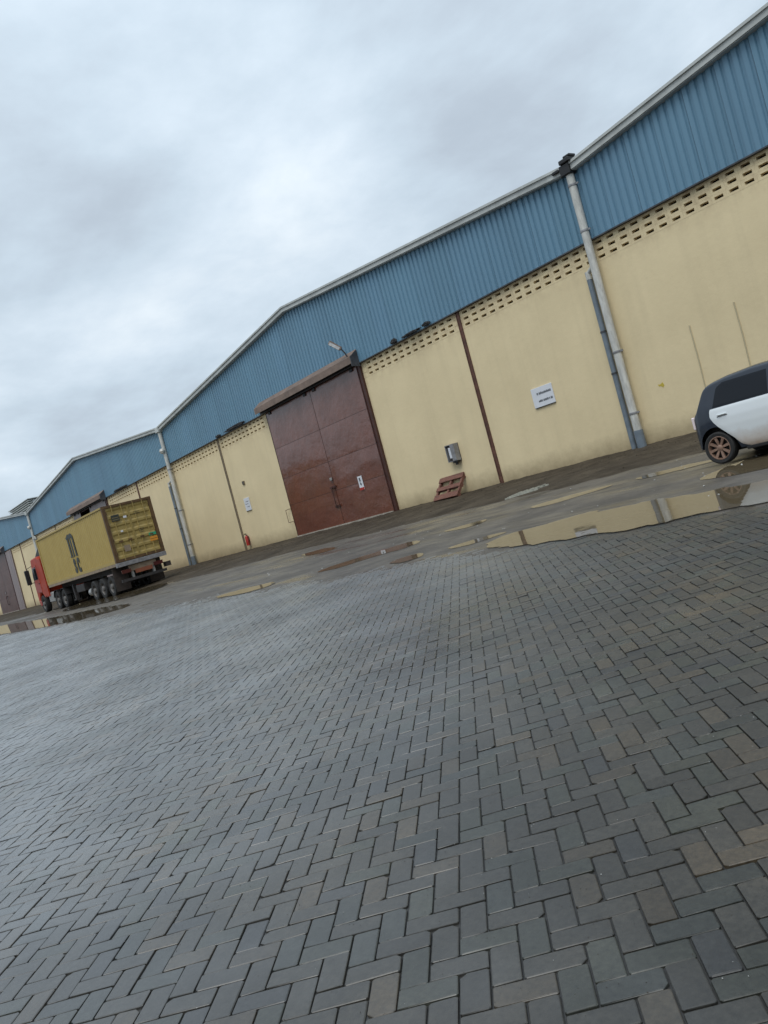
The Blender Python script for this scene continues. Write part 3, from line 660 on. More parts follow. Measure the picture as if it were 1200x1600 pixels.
    P(MB().add([(hx1 - .02, -0.1, HC + 0.53), (hx1 - .02, -0.475, HC + 0.30), (hx1 - .02, -0.475, HC - 0.08), (hx1 - .02, -0.1, HC - 0.12), (hx1 + .02, -0.1, HC + 0.53), (hx1 + .02, -0.475, HC + 0.30), (hx1 + .02, -0.475, HC - 0.08), (hx1 + .02, -0.1, HC - 0.12)],
               [(0, 1, 2, 3), (4, 7, 6, 5), (0, 4, 5, 1), (1, 5, 6, 2), (2, 6, 7, 3), (3, 7, 4, 0)]), 'hood_end', M['ledge'])
    P(MB().box((hx0 + 0.05, -0.24, HC - 0.02), (hx1 - 0.05, -0.12, HC + 0.10)), 'door_track', M['black'])
    # lintel strip behind the hood
    P(MB().box((dl, 0.0, HC - 0.08), (dr, 0.15, HC - 0.016)), 'lintel', M['door_edge'])
    return t
full = lambda dl, dr, c: [(dl + 0.06, c - 0.01, 'latch'), (c + 0.01, dr - 0.21, 'plain')]
parted = lambda dl, dr, c: [(dl + 0.06, dl + 1.7, 'grey'), (dl + 3.9, dr - 0.21, 'grey')]
wh0 = warehouse(0, 'nearest yellow and blue warehouse unit at the right, behind the small car', lambda bx: bx < 8.5, full)
wh1 = warehouse(-1, 'yellow and blue gabled warehouse with the big closed brown sliding door', lambda bx: bx > -W + 0.1 and bx > -11.4, full)
wh2 = warehouse(-2, 'gabled warehouse unit behind the container lorry, its door standing ajar', lambda bx: False, parted)
wh3 = warehouse(-3, 'farthest warehouse unit beyond the red lorry cab, at the left edge', lambda bx: False, full)

MB().box((-3 * W + W / 2 + 4.0 - wh3.location.x, -0.12, -0.3), (-3 * W + W / 2 + 6.2 - wh3.location.x, -0.055, HC - 0.1)).build('open_door_leaf', M['door_grey'], wh3)
# a plain warehouse across the yard, behind the camera: it is mirrored in the wet doors
ow = tag(empty('warehouse', (-12, -47, gz(-47))), 'warehouse across the yard, behind the viewer', 'warehouse', 'row of gabled warehouse units')
MB().box((-210, -20, -2), (60, 0, 6.6)).build('wall', M['wall'], ow)
MB().box((-210, -19.9, 6.6), (60, -0.1, 9.6)).build('cladding', M['ledge'], ow)
MB().box((-210.3, -20.3, 9.6), (60.3, 0.5, 9.8)).build('roof', M['roof'], ow)
for x in range(-195, 50, 30): MB().box((x - 4, 0.01, 0.1), (x + 4, 0.08, 5.9)).build('door', M['door'], ow)

# rainwater pipes: one pair per valley, parts of the unit on its right
def pipes(parent, X, px, side, cap_z, clamps, small=True, ball=False):
    mid = parent.location.x
    r = 0.112
    m_ = MB().cyl((X - mid, -0.20, 0.5), (X - mid, -0.20, HV - 0.12), r, 20)
    d = m_.build('downpipe', M['pipe'], parent, smooth=True)
    for z in clamps:
        MB().lathe([(r + 0.012, -0.03), (r + 0.018, 0), (r + 0.012, 0.03), (r, 0.031)], (X - mid, -0.2, z), 'z', 20).box((X - mid + 0.0, -0.2 + r, z - 0.02), (X - mid + 0.04, -0.001, z + 0.02)).box((X - mid + 0.1, -0.215, z - 0.025), (X - mid + 0.2, -0.185, z + 0.025)).build('pipe_clamp', M['steel'], d, smooth=True)
    MB().cyl((X - mid, -0.20, -0.12), (X - mid, -0.20, 0.52), r + 0.018, 20).build('pipe_shoe', M['pipe2'], parent, smooth=True)
    if small:
        sp = MB().cyl((px - mid, -0.12, -0.1), (px - mid, -0.12, cap_z), 0.078, 16).build('branch_pipe', M['pipe2'], parent, smooth=True)
        MB().cyl((px - mid, -0.12, cap_z - 0.02), (px - mid, -0.12, cap_z + 0.20), 0.085, 16).cyl((px - mid, -0.12, cap_z + 0.15), (X - mid - 0.08, -0.17, cap_z + 0.27), 0.06, 12).build('pipe_elbow', M['pipe'], sp, smooth=True)
        for z in (2.2, 3.4):
            MB().cyl((px - mid, -0.12, z), (px - mid, -0.12, z + 0.05), 0.09, 16).build('pipe_clamp', M['ledge'], sp)
    if ball:
        MB().lathe([(0.001, -0.16), (0.12, -0.12), (0.17, 0), (0.12, 0.12), (0.001, 0.16)], (X - mid + 0.02, -0.34, HV - 1.3), 'z', 16).build('pipe_access_cap', M['pipe'], d, smooth=True)
pipes(wh0, 0.02, -0.30, -1, 4.95, (1.0, 2.75, 6.2, 7.5))
h = MB().box((-0.17, -0.37, HV - 0.20), (0.17, -0.06, HV + 0.10)).box((-0.10, -0.42, HV + 0.10), (0.27, -0.06, HV + 0.22)).box((-0.45, -0.36, HV - 0.02), (-0.20, -0.30, HV + 0.07)).box((0.05, -0.38, HV + 0.22), (0.30, -0.1, HV + 0.29))
h.v = [(x - wh0.location.x, y, z) for x, y, z in h.v]
h.build('rain_hopper', M['black'], wh0, bevel=0.02)
pipes(wh1, -W + 0.02, -W - 0.72, -1, 4.75, (1.2, 3.2, 5.6), ball=True)
pipes(wh2, -2 * W + 0.02, -2 * W + 0.32, 1, 5.6, (1.2, 3.2, 5.6), ball=True)
pipes(wh3, -3 * W + 0.02, -3 * W + 0.32, 1, 5.6, (1.2, 3.2), ball=False)
for t_, X in ((wh1, -W), (wh2, -2 * W)):
    h = MB().box((X - 0.2, -0.36, HV - 0.22), (X + 0.2, -0.06, HV + 0.06)); h.v = [(x - t_.location.x, y, z) for x, y, z in h.v]
    h.build('rain_hopper', M['trim'], t_, bevel=0.02)

# louvred ventilator on the far roof
t = tag(empty('roof_ventilator', (-2 * W - 4.2, 1.2, HV + 0.30)), 'grey louvred ventilator box on the far roof, above the valley gutter', 'ventilator')
for i in range(5):
    MB().box((-3.6, -0.9, 0.16 * i + 0.02), (3.6, -0.55, 0.16 * i + 0.07), Matrix.Translation((0, 0, 0.02 * i))).build('louvre', M['trim'], t)
MB().box((-3.55, -0.5, -0.3), (3.55, 0.2, 0.80)).build('casing', M['roof'], t)
MB().box((-3.75, -0.95, 0.88), (3.75, 0.3, 0.93)).build('cover', M['trim'], t)

# ------------------------------------------------------------------ things on and against the wall
def marks(mb, x0, x1, z, h, y, seed):
    r_ = random.Random(seed); x = x0
    while x < x1 - 0.02:
        w_ = r_.uniform(0.018, 0.04)
        mb.box((x, y, z + r_.uniform(-.004, .004)), (min(x1, x + w_), y - 0.002, z + h * r_.uniform(0.7, 1.0)))
        x += w_ + (0.008 if r_.random() < 0.75 else 0.03)
    return mb
def board(name, label, x, z, w_, h_, lines, cat):
    t = tag(empty(name, (x, -0.0, z)), label, cat)
    MB().box((-w_ / 2, -0.035, -h_ / 2), (w_ / 2, -0.004, h_ / 2)).build('board', M['white'], t, bevel=0.004)
    MB().box((-w_ / 2 + 0.02, -0.046, -h_ / 2 - 0.012), (w_ / 2 - 0.02, -0.002, -h_ / 2 - 0.001)).build('bracket', M['ledge'], t)
    for a, b, zz, hh, s_ in lines: marks(MB(), a, b, zz, hh, -0.037, s_).build('printed_line', M['ink'], t)
    return t
board('wall_sign', 'white sign board with two dark lines, near the white downpipe', -3.1, 2.33, 0.86, 0.60, [(-0.22, 0.38, 0.07, 0.075, 1), (-0.20, 0.38, -0.16, 0.075, 2)], 'sign')
board('wall_notice', 'small pale bluish notice between the grey column and the big brown door', -23.3, 2.27, 0.56, 0.64, [(-0.12, 0.22, 0.12, 0.03, 3), (-0.18, 0.15, 0.0, 0.03, 4), (-0.10, 0.22, -0.14, 0.03, 5)], 'notice')
t = tag(empty('door_poster', (-13.43, -0.075, 1.50)), 'narrow white warning poster with a red foot on the brown door', 'poster')
MB().box((-0.15, -0.02, -0.27), (0.15, -0.003, 0.30)).build('sheet', M['white'], t)
MB().box((-0.148, -0.024, -0.27), (0.148, -0.0205, -0.17)).build('red_strip', M['red'], t)
MB().add([(-0.08, -0.0215, 0.22), (0.02, -0.0215, 0.24), (0.05, -0.0215, 0.12), (-0.02, -0.0215, 0.05), (0.06, -0.0215, -0.02), (0.02, -0.0215, -0.10), (-0.06, -0.0215, -0.04), (-0.04, -0.0215, 0.06)], [(0, 1, 2, 3, 7), (3, 4, 5, 6, 7)]).build('dark_figure', M['ink'], t)
# fire extinguisher
t = tag(empty('fire_extinguisher', (-24.12, -0.12, 0.28)), 'red fire extinguisher hanging low beside the column left of the big door', 'fire extinguisher')
MB().lathe([(0.001, 0), (0.085, 0.0), (0.09, 0.03), (0.09, 0.42), (0.07, 0.48), (0.03, 0.51), (0.001, 0.51)], (0, 0, 0), 'z', 16).build('cylinder_body', M['red'], t, smooth=True)
MB().cyl((0, 0, 0.5), (0, 0, 0.56), 0.025, 10).box((-0.02, -0.1, 0.56), (0.02, 0.04, 0.585)).box((-0.02, -0.09, 0.60), (0.02, 0.02, 0.62)).build('valve', M['black'], t)
MB().tube([(0.03, 0, 0.55), (0.13, 0, 0.5), (0.13, -0.01, 0.2), (0.10, -0.01, 0.08)], 0.012, 6).build('hose', M['black'], t)
MB().box((-0.04, 0.07, 0.15), (0.04, 0.118, 0.45)).build('bracket', M['ledge'], t)
t = tag(empty('wall_vent', (-23.14, 0, 3.33)), 'tiny dark vent cover high above the pale notice', 'vent')
MB().box((-0.10, -0.05, -0.09), (0.10, -0.002, 0.09)).build('casing', M['column2'], t)
for i in range(3): MB().box((-0.08, -0.06, -0.06 + i * 0.05), (0.08, -0.051, -0.035 + i * 0.05)).build('slat', M['ledge'], t)
t = tag(MB().tube([(-19.45, -0.01, 1.40), (-19.45, -0.12, 1.40), (-19.70, -0.12, 1.38), (-19.70, -0.12, 0.80), (-19.45, -0.12, 0.80), (-19.45, -0.01, 0.80)], 0.014, 6).build('wall_bracket', M['rust']), 'thin rusty wire loop fixed to the wall left of the big door', 'bracket')
# electrical box
t = tag(empty('meter_box', (-7.62, 0, 1.22)), 'open grey meter box on the yellow wall above the leaning pallet', 'electrical box')
MB().box((-0.24, -0.03, 0.0), (0.24, -0.003, 0.60)).build('back_plate', M['void'], t)
MB().box((-0.24, -0.22, 0.0), (-0.215, -0.03, 0.60)).box((0.215, -0.22, 0.0), (0.24, -0.03, 0.60)).box((-0.215, -0.22, 0.575), (0.215, -0.03, 0.60)).box((-0.215, -0.22, 0.0), (0.215, -0.03, 0.025)).box((0.04, -0.24, 0.02), (0.238, -0.222, 0.598)).build('casing', M['steel'], t)
MB().box((-0.12, -0.20, 0.12), (0.04, -0.04, 0.50)).build('meter', M['white'], t, bevel=0.01)
MB().cyl((0.08, -0.12, -0.14), (0.08, -0.12, 0.0), 0.05, 10).box((-0.04, -0.19, -0.06), (0.2, -0.04, -0.002)).build('cable_gland', M['black'], t)
# yellow tag and raised strips standing in for faint scratch lines on the near wall
tag(MB().prism([(0.86, 1.56), (0.93, 1.54), (1.02, 1.58), (1.05, 1.49), (1.0, 1.44), (0.94, 1.50), (0.89, 1.49)], -0.006, -0.002).build('yellow_sticker', M['yellowtag']), 'small torn yellow sticker on the wall between downpipe and car', 'sticker')
for x, a, b, lb in ((2.2, 1.0, 2.75, 'faint scratch line down the yellow wall, nearer the downpipe'), (3.5, 1.2, 2.9, 'faint scratch line down the yellow wall, farther right, behind the car roof')):
    tag(MB().tube([(x, -0.012, b), (x + 0.01, -0.014, (a + b) / 2), (x - 0.01, -0.012, a)], 0.016, 6).build('scratch_line', M['wire']), lb, 'wire')
# flood lamp on an arm over the door
t = tag(empty('flood_lamp', (-11.75, -0.45, HC + 0.42)), 'small flood lamp on a bent arm above the right end of the big door hood', 'lamp')
MB().tube([(0, 0.1, -0.1), (0.0, 0.0, 0.12), (-0.06, -0.1, 0.32)], 0.03, 8).build('arm', M['ledge'], t, smooth=True)
hd = MB().bar((-0.04, -0.08, 0.28), (-0.30, -0.38, 0.66), 0.16, 0.07, up=(1, -1, 0.5)).build('lamp_head', M['hood'], t, bevel=0.02)
MB().bar((-0.06, -0.15, 0.30), (-0.27, -0.40, 0.60), 0.12, 0.03, up=(1, -1, 0.5)).build('lens', M['galv'], hd)

def clump(x, y, z, w_, h_, label):
    h_ *= 0.7
    bm = bmesh.new(); bmesh.ops.create_icosphere(bm, subdivisions=3, radius=1.0)
    for v in bm.verts:
        n = noise.noise(v.co * 2.3 + Vector((x, 0, 0))) * 0.5 + noise.noise(v.co * 6 + Vector((0, x, 0))) * 0.3
        v.co = v.co * (1 + n); v.co.x *= w_ / 2; v.co.y *= 0.07; v.co.z = max(-h_ * 0.3, v.co.z * h_ / 2)
    me = bpy.data.meshes.new('debris_clump'); bm.to_mesh(me); bm.free(); me.materials.append(M['debris'])
    o = link('debris_clump', me); o.location = (x, y, z); return tag(o, label, 'debris')
clump(-9.1, -0.16, HC + 0.09, 0.32, 0.30, 'small dark lump on the ledge a little right of the door hood')
clump(-8.1, -0.16, HC + 0.07, 1.1, 0.16, 'long low heap of dark scraps on the ledge below the blue cladding')
clump(-7.2, -0.16, HC + 0.10, 0.4, 0.22, 'dark lump at the right end of the scraps on the ledge')
clump(-22.2, -0.16, HC + 0.09, 2.0, 0.26, 'dark scraps on the ledge left of the big door hood')
clump(-24.2, -0.16, HC + 0.06, 0.5, 0.2, 'small dark scrap on the ledge above the grey column')
clump(-39.2, -0.16, HC + 0.07, 2.6, 0.2, 'dark scraps on the ledge above the container')

# leaning pallet
def pallet():
    t = tag(empty('pallet', (-8.12, -0.52, gz(-0.5) + 0.05), (R(-38), R(0), R(-2))), 'red-brown wooden pallet leaning on the yellow wall below the meter box', 'pallet')
    for x in (-0.62, 0, 0.62): MB().box((x - 0.045, -0.05, 0), (x + 0.045, 0.05, 0.92)).build('bearer', M['pallet'], t, bevel=0.004)
    for z, h_ in ((0.0, 0.21), (0.37, 0.15), (0.72, 0.20)): MB().box((-0.68, -0.078, z), (0.68, -0.052, z + h_)).build('board', M['pallet'], t, bevel=0.004)
    for z in (0.02, 0.4, 0.78): MB().box((-0.68, 0.052, z), (0.68, 0.076, z + 0.12)).build('board', M['pallet'], t, bevel=0.004)
pallet()
# pale slatted frame lying on the dirt
t = tag(empty('slatted_frame', (0.65, -5.72, gz(-5.72) + 0.13), (TILT, R(-3), R(12))), 'broken pale timber frame lying flat at the edge of the dirt', 'timber'); t.scale = (0.62, 0.8, 0.8)
for y, a, b in ((-0.26, -0.75, 0.72), (0.0, -0.85, 0.6), (0.26, -0.6, 0.8)): MB().box((a, y - 0.022, 0), (b, y + 0.022, 0.04)).build('rail', M['palewood'], t)
for i in range(5): MB().bar((-0.55 + i * 0.27, -0.28, 0.052), (-0.42 + i * 0.27, 0.3, 0.056), 0.045, 0.02).build('slat', M['palewood'], t)
# pale chips painted as water-drop glints on the blocks, and rubble by the wall
def scatter(name, n, area, size, m, parent, seed, zf):
    r_ = random.Random(seed); mb_ = MB()
    for _ in range(n):
        x, y = area(r_); s_ = size * r_.uniform(0.4, 1.3); z = zf(x, y)
        v = [(x + s_ * r_.uniform(.5, 1) * a, y + s_ * r_.uniform(.5, 1) * b, z + s_ * r_.uniform(.4, .9) * c) for a, b, c in ((1, 0, .3), (-1, 0, .3), (0, 1, .3), (0, -1, .3), (0, 0, 1), (0, 0, -.3))]
        mb_.add(v, [(0, 2, 4), (2, 1, 4), (1, 3, 4), (3, 0, 4), (2, 0, 5), (1, 2, 5), (3, 1, 5), (0, 3, 5)])
    o = mb_.build(name, m, parent); o['kind'] = 'stuff'; return o
scatter('glint_litter', 420, lambda r_: (r_.uniform(8.5, 14.2), r_.uniform(-19.4, -13)), 0.0032, M['glint_litter'], g_root, 4, lambda x, y: 0.001)  # white specks put in as glints of water drops
scatter('rubble', 900, lambda r_: (r_.uniform(-30, 8), -abs(r_.gauss(0, 1.9)) - 0.05), 0.022, M['dirt'], g_root, 5, lambda x, y: 0.045)
scatter('joint_grit', 5000, lambda r_: (r_.uniform(7.5, 14.0), r_.uniform(-19.2, -14)), 0.0022, M['dirt'], g_root, 9, lambda x, y: 0.0)
scatter('silt', 2600, lambda r_: (r_.uniform(-16, 14), -11.75 + 0.3 - abs(r_.gauss(0, 0.28))), 0.009, M['yard'], g_root, 8, lambda x, y: 0.002)
scatter('litter', 60, lambda r_: (r_.uniform(-6, 10), r_.uniform(-11.5, -5)), 0.02, M['glint_litter'], g_root, 6, lambda x, y: 0.012)

# ------------------------------------------------------------------ container lorry (front towards -x, its left side to the yard)
LX, LY = -24.85, -6.55
LZ = gz(LY) + 0.0
def T_(name): return empty(name, (LX, LY, LZ), (R(1.0), 0, 0))
lorry = tag(T_('container_lorry'), 'red cabbed articulated lorry carrying the yellow container, seen from behind', 'lorry')
def wheel(parent, x, y, r=0.5, w_=0.28, hub='steel', side=-1):
    wh = empty('wheel'); wh.parent = parent; wh.location = (x, y, r)
    hw_ = w_ / 2
    MB().lathe([(r * 0.58, -hw_ * 0.9), (r * 0.9, -hw_), (r * 0.985, -hw_ * 0.8), (r, -hw_ * 0.4), (r, hw_ * 0.4), (r * 0.985, hw_ * 0.8), (r * 0.9, hw_), (r * 0.58, hw_ * 0.9)], (0, 0, 0), 'y', 28).build('tyre', M['rubber'], wh, smooth=True)
    s_ = side
    MB().lathe([(r * 0.6, s_ * hw_ * 0.92), (r * 0.55, s_ * hw_ * 0.80), (r * 0.50, s_ * hw_ * 0.1), (r * 0.30, s_ * hw_ * 0.25), (r * 0.27, s_ * hw_ * 1.0), (r * 0.16, s_ * hw_ * 1.15), (0.001, s_ * hw_ * 1.15)], (0, 0, 0), 'y', 24).build('rim', M[hub], wh, smooth=True)
    return wh
Lc, Wc, Hc_ = 12.19, 2.44, 2.72
Z0 = 1.50
# trailer chassis
for y in (0.75, 1.69): MB().box((-11.9, y - 0.08, 1.12), (-0.25, y + 0.08, 1.42)).build('chassis_rail', M['chassis'], lorry)
MB().box((-12.1, 0.0, 1.36), (-0.02, 0.10, 1.495)).box((-12.1, 2.34, 1.36), (-0.02, 2.44, 1.495)).build('side_rail', M['chassis_l'], lorry)
for x in (-11.5, -8.0, -4.5, -1.5): MB().box((x, 0.1, 1.42), (x + 0.15, 2.34, 1.47)).build('cross_member', M['chassis'], lorry)
MB().box((-0.16, -0.02, 1.28), (0.02, 2.46, 1.48)).build('rear_bolster', M['steel'], lorry, bevel=0.01)
for i, x in enumerate((-1.75, -3.08, -4.41)):
    for y in (0.20, 0.52, 1.92, 2.24): wheel(lorry, x, y, 0.51, 0.28, 'hub', -1 if y < 1.2 else 1)
    MB().cyl((x, 0.3, 0.51), (x, 2.1, 0.51), 0.07, 10).build('axle', M['chassis'], lorry)
for y in (0.36, 2.08): MB().box((-0.95, y - 0.36, 0.20), (-0.92, y + 0.36, 1.30)).build('mudflap', M['mud'], lorry)
MB().box((-0.20, 0.55, 0.98), (-0.12, 1.9, 1.26)).build('number_plate_panel', M['chassis_l'], lorry)
MB().box((-0.115, 0.80, 0.83), (-0.09, 1.66, 1.02)).build('reflector_board', M['amber'], lorry)
for y in (0.15, 1.75): MB().box((-0.15, y, 0.95), (-0.06, y + 0.45, 1.12)).build('tail_lamp', M['taillight'], lorry)
for y in (0.70, 1.74): MB().box((-0.3, y - 0.05, 0.6), (-0.18, y + 0.05, 1.12)).build('bumper_post', M['galv'], lorry)
MB().box((-0.3, 0.1, 0.55), (-0.16, 2.34, 0.68)).build('rear_bumper', M['chassis'], lorry)
MB().box((-0.45, 2.345, 0.75), (-0.16, 2.62, 0.98)).build('side_marker', M['mud'], lorry)
MB().box((-8.6, 0.25, 0.35), (-8.4, 0.45, 1.15)).box((-8.6, 1.99, 0.35), (-8.4, 2.19, 1.15)).box((-8.7, 0.2, 0.28), (-8.3, 0.5, 0.34)).build('landing_leg', M['chassis'], lorry)
MB().box((-7.6, 0.15, 0.65), (-6.2, 0.6, 1.05)).build('tool_box', M['chassis'], lorry, bevel=0.02)
MB().cyl((-5.6, 0.30, 0.5), (-5.2, 0.30, 0.5), 0.2, 14).build('air_tank', M['galv'], lorry)
# tractor unit
for y in (0.20, 0.52, 1.92, 2.24):
    for x in (-9.9, -11.2): wheel(lorry, x, y, 0.52, 0.28, 'hub', -1 if y < 1.2 else 1)
for y in (0.16, 2.28): wheel(lorry, -14.15, y, 0.52, 0.32, 'hub', -1 if y < 1.2 else 1)
for y in (0.80, 1.64): MB().box((-15.0, y - 0.06, 0.72), (-9.3, y + 0.06, 1.0)).build('chassis_rail', M['chassis'], lorry)
MB().box((-12.9, 0.05, 0.5), (-11.9, 0.65, 1.1)).build('fuel_tank', M['galv'], lorry, bevel=0.06)
for x in (-9.9, -11.2):
    for y in (0.36, 2.08):
        pr = [(x + 0.62 * math.cos(t_), 0.52 + 0.62 * math.sin(t_)) for t_ in [R(20 + 14 * k) for k in range(11)]] + [(x + 0.60 * math.cos(t_), 0.52 + 0.60 * math.sin(t_)) for t_ in [R(160 - 14 * k) for k in range(11)]]
        MB().prism(pr, y - 0.33, y + 0.33).build('mudguard', M['black'], lorry)
cabp = [(-12.95, 0.95), (-12.95, 3.05), (-13.25, 3.35), (-14.6, 3.30), (-14.95, 2.5), (-15.1, 1.8), (-15.12, 0.55), (-14.75, 0.5), (-14.72, 0.85), (-14.4, 1.18), (-13.9, 1.18), (-13.55, 0.85)]
cb = MB().prism(cabp, 0.02, 2.42).build('cab', M['cab'], lorry, bevel=0.06)
for y in (-0.02, 2.38): MB().box((-12.97, y, 0.9), (-12.4, y + 0.08, 3.15)).build('side_deflector', M['cab'], lorry)
MB().prism([(-13.0, 3.36), (-13.0, 3.8), (-13.3, 3.85), (-14.4, 3.4), (-14.4, 3.36)], 0.3, 2.14).build('roof_deflector', M['black'], lorry, bevel=0.04)
cd = MB().prism([(-13.75, 1.25), (-13.75, 2.9), (-14.65, 2.85), (-14.9, 2.3), (-14.9, 1.3)], 0.0, 0.018).build('cab_door', M['cab2'], lorry)
MB().prism([(-13.85, 2.05), (-13.85, 2.8), (-14.6, 2.75), (-14.82, 2.25), (-14.82, 2.05)], -0.012, -0.002).build('window', M['glass'], cd)
MB().box((-14.0, -0.03, 1.75), (-13.82, -0.002, 1.80)).build('handle', M['black'], cd)
MB().prism([(-14.955, 2.55), (-14.66, 3.2), (-14.64, 3.2), (-14.935, 2.55)], 0.2, 2.2).build('windscreen', M['glass'], lorry)
for y in (-0.30, 2.58):
    mr = MB().box((-14.95, y - 0.12, 1.85), (-14.78, y + 0.14, 2.75)).build('mirror', M['black'], lorry, bevel=0.03)
    MB().tube([(-14.85, y, 2.8), (-14.75, y + (0.4 if y < 0 else -0.4), 2.95)], 0.02, 6).tube([(-14.85, y, 1.95), (-14.8, y + (0.4 if y < 0 else -0.4), 1.9)], 0.02, 6).build('mirror_arm', M['black'], lorry)
MB().box((-14.9, -0.01, 0.45), (-14.5, 0.35, 0.75)).build('step', M['cab2'], lorry, bevel=0.03)

# the container itself rests on the trailer
cont = tag(T_('shipping_container'), 'ochre yellow shipping container with dark lettering, loaded on the red lorry', 'shipping container')
def corr(n_y, a, b, z0, z1, y, d, pitch=0.28):
    v = []; f = []; x = a; pts = []
    while x < b - 0.01:
        for fx, dd in ((0, 0), (0.28, 0), (0.5, 1), (0.78, 1)): pts.append((min(b, x + fx * pitch), dd * d))
        x += pitch
    pts.append((b, 0))
    for x, dd in pts: v += [(x, y + dd, z0), (x, y + dd, z1)]
    f = [(2 * k, 2 * k + 2, 2 * k + 3, 2 * k + 1) for k in range(len(pts) - 1)]
    return MB().add(v, f)
corr(0, -Lc + 0.16, -0.16, Z0 + 0.14, Z0 + Hc_ - 0.08, 0.035, 0.026).build('side_panel', M['cont'], cont)
corr(0, -Lc + 0.16, -0.16, Z0 + 0.14, Z0 + Hc_ - 0.08, Wc - 0.035, -0.036).build('side_panel', M['cont'], cont)
MB().box((-Lc + 0.05, 0.05, Z0 + Hc_ - 0.06), (-0.1, Wc - 0.05, Z0 + Hc_ - 0.03)).build('roof_panel', M['cont'], cont)
MB().box((-Lc + 0.05, 0.08, Z0 + 0.05), (-Lc + 0.09, Wc - 0.08, Z0 + Hc_ - 0.06)).box((-Lc + 0.1, 0.08, Z0 + 0.08), (-0.12, Wc - 0.08, Z0 + 0.14)).build('front_wall', M['cont'], cont)
for y in (0.0, Wc - 0.09):
    MB().box((-Lc + 0.16, y, Z0 + Hc_ - 0.08), (-0.16, y + 0.09, Z0 + Hc_)).build('top_rail', M['cont'], cont)
    MB().box((-Lc + 0.16, y, Z0), (-0.16, y + 0.09, Z0 + 0.14)).build('bottom_rail', M['cont'], cont)
for x, xx, m_ in ((-0.16, 0.0, 'cont_frame'), (-Lc, -Lc + 0.16, 'cont')):
    for y in (0.0, Wc - 0.16):
        MB().box((x, y, Z0 + 0.12), (xx, y + 0.16, Z0 + Hc_ - 0.12)).build('corner_post', M[m_], cont)
        for z in (Z0, Z0 + Hc_ - 0.12): MB().box((x - 0.0, y - 0.004, z), (xx + 0.004, y + 0.164, z + 0.12)).build('corner_casting', M[m_], cont)
MB().box((-0.12, 0.16, Z0 + Hc_ - 0.12), (0.0, Wc - 0.16, Z0 + Hc_ - 0.005)).build('door_header', M['cont_frame'], cont)
MB().box((-0.12, 0.16, Z0 + 0.005), (0.0, Wc - 0.16, Z0 + 0.13)).build('door_sill', M['cont_frame'], cont)
def cdoor(y0, y1):
    z0, z1 = Z0 + 0.14, Z0 + Hc_ - 0.13
    n = 6; pitch = (z1 - z0 - 0.1) / n; pts = [(z0, 0)]
    pts.append((z0 + 0.05, 0))
    for k in range(n):
        b = z0 + 0.05 + k * pitch
        pts += [(b + 0.12 * pitch, 0), (b + 0.3 * pitch, -0.036), (b + 0.7 * pitch, -0.036), (b + 0.88 * pitch, 0)]
    pts += [(z1, 0)]
    v = []; 
    for z, d in pts: v += [(-0.06 + d, y0 + 0.03, z), (-0.06 + d, y1 - 0.03, z)]
    d_o = MB().add(v, [(2 * k, 2 * k + 1, 2 * k + 3, 2 * k + 2) for k in range(len(pts) - 1)]).box((-0.1, y0, z0), (-0.045, y0 + 0.04, z1)).box((-0.1, y1 - 0.04, z0), (-0.045, y1, z1)).build('container_door', M['cont_door'], cont)
    for f in (0.28, 0.72):
        yy = y0 + (y1 - y0) * f
        MB().cyl((-0.015, yy, Z0 + 0.03), (-0.015, yy, Z0 + Hc_ - 0.03), 0.02, 8).build('lock_rod', M['cont_door'], d_o)
        MB().box((-0.04, yy - 0.05, Z0 + 0.9), (0.01, yy + 0.12, Z0 + 0.98)).build('handle', M['cont_frame'], d_o)
    for k in range(4):
        zz = Z0 + 0.35 + k * 0.65; ys = y0 if y0 < 1 else y1 - 0.02
        MB().box((-0.05, ys - 0.0, zz), (-0.01, ys + 0.02, zz + 0.12)).build('hinge', M['cont_frame'], d_o)
    return d_o
cdoor(0.17, Wc / 2 - 0.006); cdoor(Wc / 2 + 0.006, Wc - 0.17)
def glyph(s_, size, font_bold=0.02, sx=1.0):
    cu = bpy.data.curves.new('letter', 'FONT'); cu.body = s_; cu.size = size; cu.extrude = 0.003; cu.offset = font_bold
    cu.resolution_u = 3
    o = bpy.data.objects.new('letter', cu); col.objects.link(o)
    dg = bpy.context.evaluated_depsgraph_get(); me = bpy.data.meshes.new_from_object(o.evaluated_get(dg))
    bpy.data.objects.remove(o)
    xs = [v.co.x for v in me.vertices]; a = min(xs)
    for v in me.vertices: v.co.x = (v.co.x - a) * sx
    return me, (max(xs) - a) * sx
# side logo: a tall three legged m above the letters s and c
def side_mark(mb, name='logo_mark'):
    return mb.build(name, M['cont_mark'], cont)
lx, lz = -6.55, Z0 + 1.02     # left edge and foot of the m
m_ = MB()
for k in range(3): m_.box((lx + 0.08 + k * 0.42, 0.018, lz), (lx + 0.30 + k * 0.42, 0.026, lz + 1.02))
arc = lambda cx0: [(cx0 + 0.32 * math.cos(R(t_)), lz + 1.0 + 0.22 * math.sin(R(t_))) for t_ in range(0, 181, 20)]
for k in range(2):
    c0 = lx + 0.40 + k * 0.42
    m_.prism(arc(c0), 0.019 - k * 0.002, 0.026)
m_.box((lx - 0.02, 0.0165, lz - 0.0), (lx + 0.40, 0.0175, lz + 0.07)); m_.box((lx + 0.86, 0.0165, lz), (lx + 1.26, 0.0175, lz + 0.07))
m_.box((lx - 0.04, 0.0165, lz + 0.98), (lx + 0.30, 0.0175, lz + 1.10))
side_mark(m_)
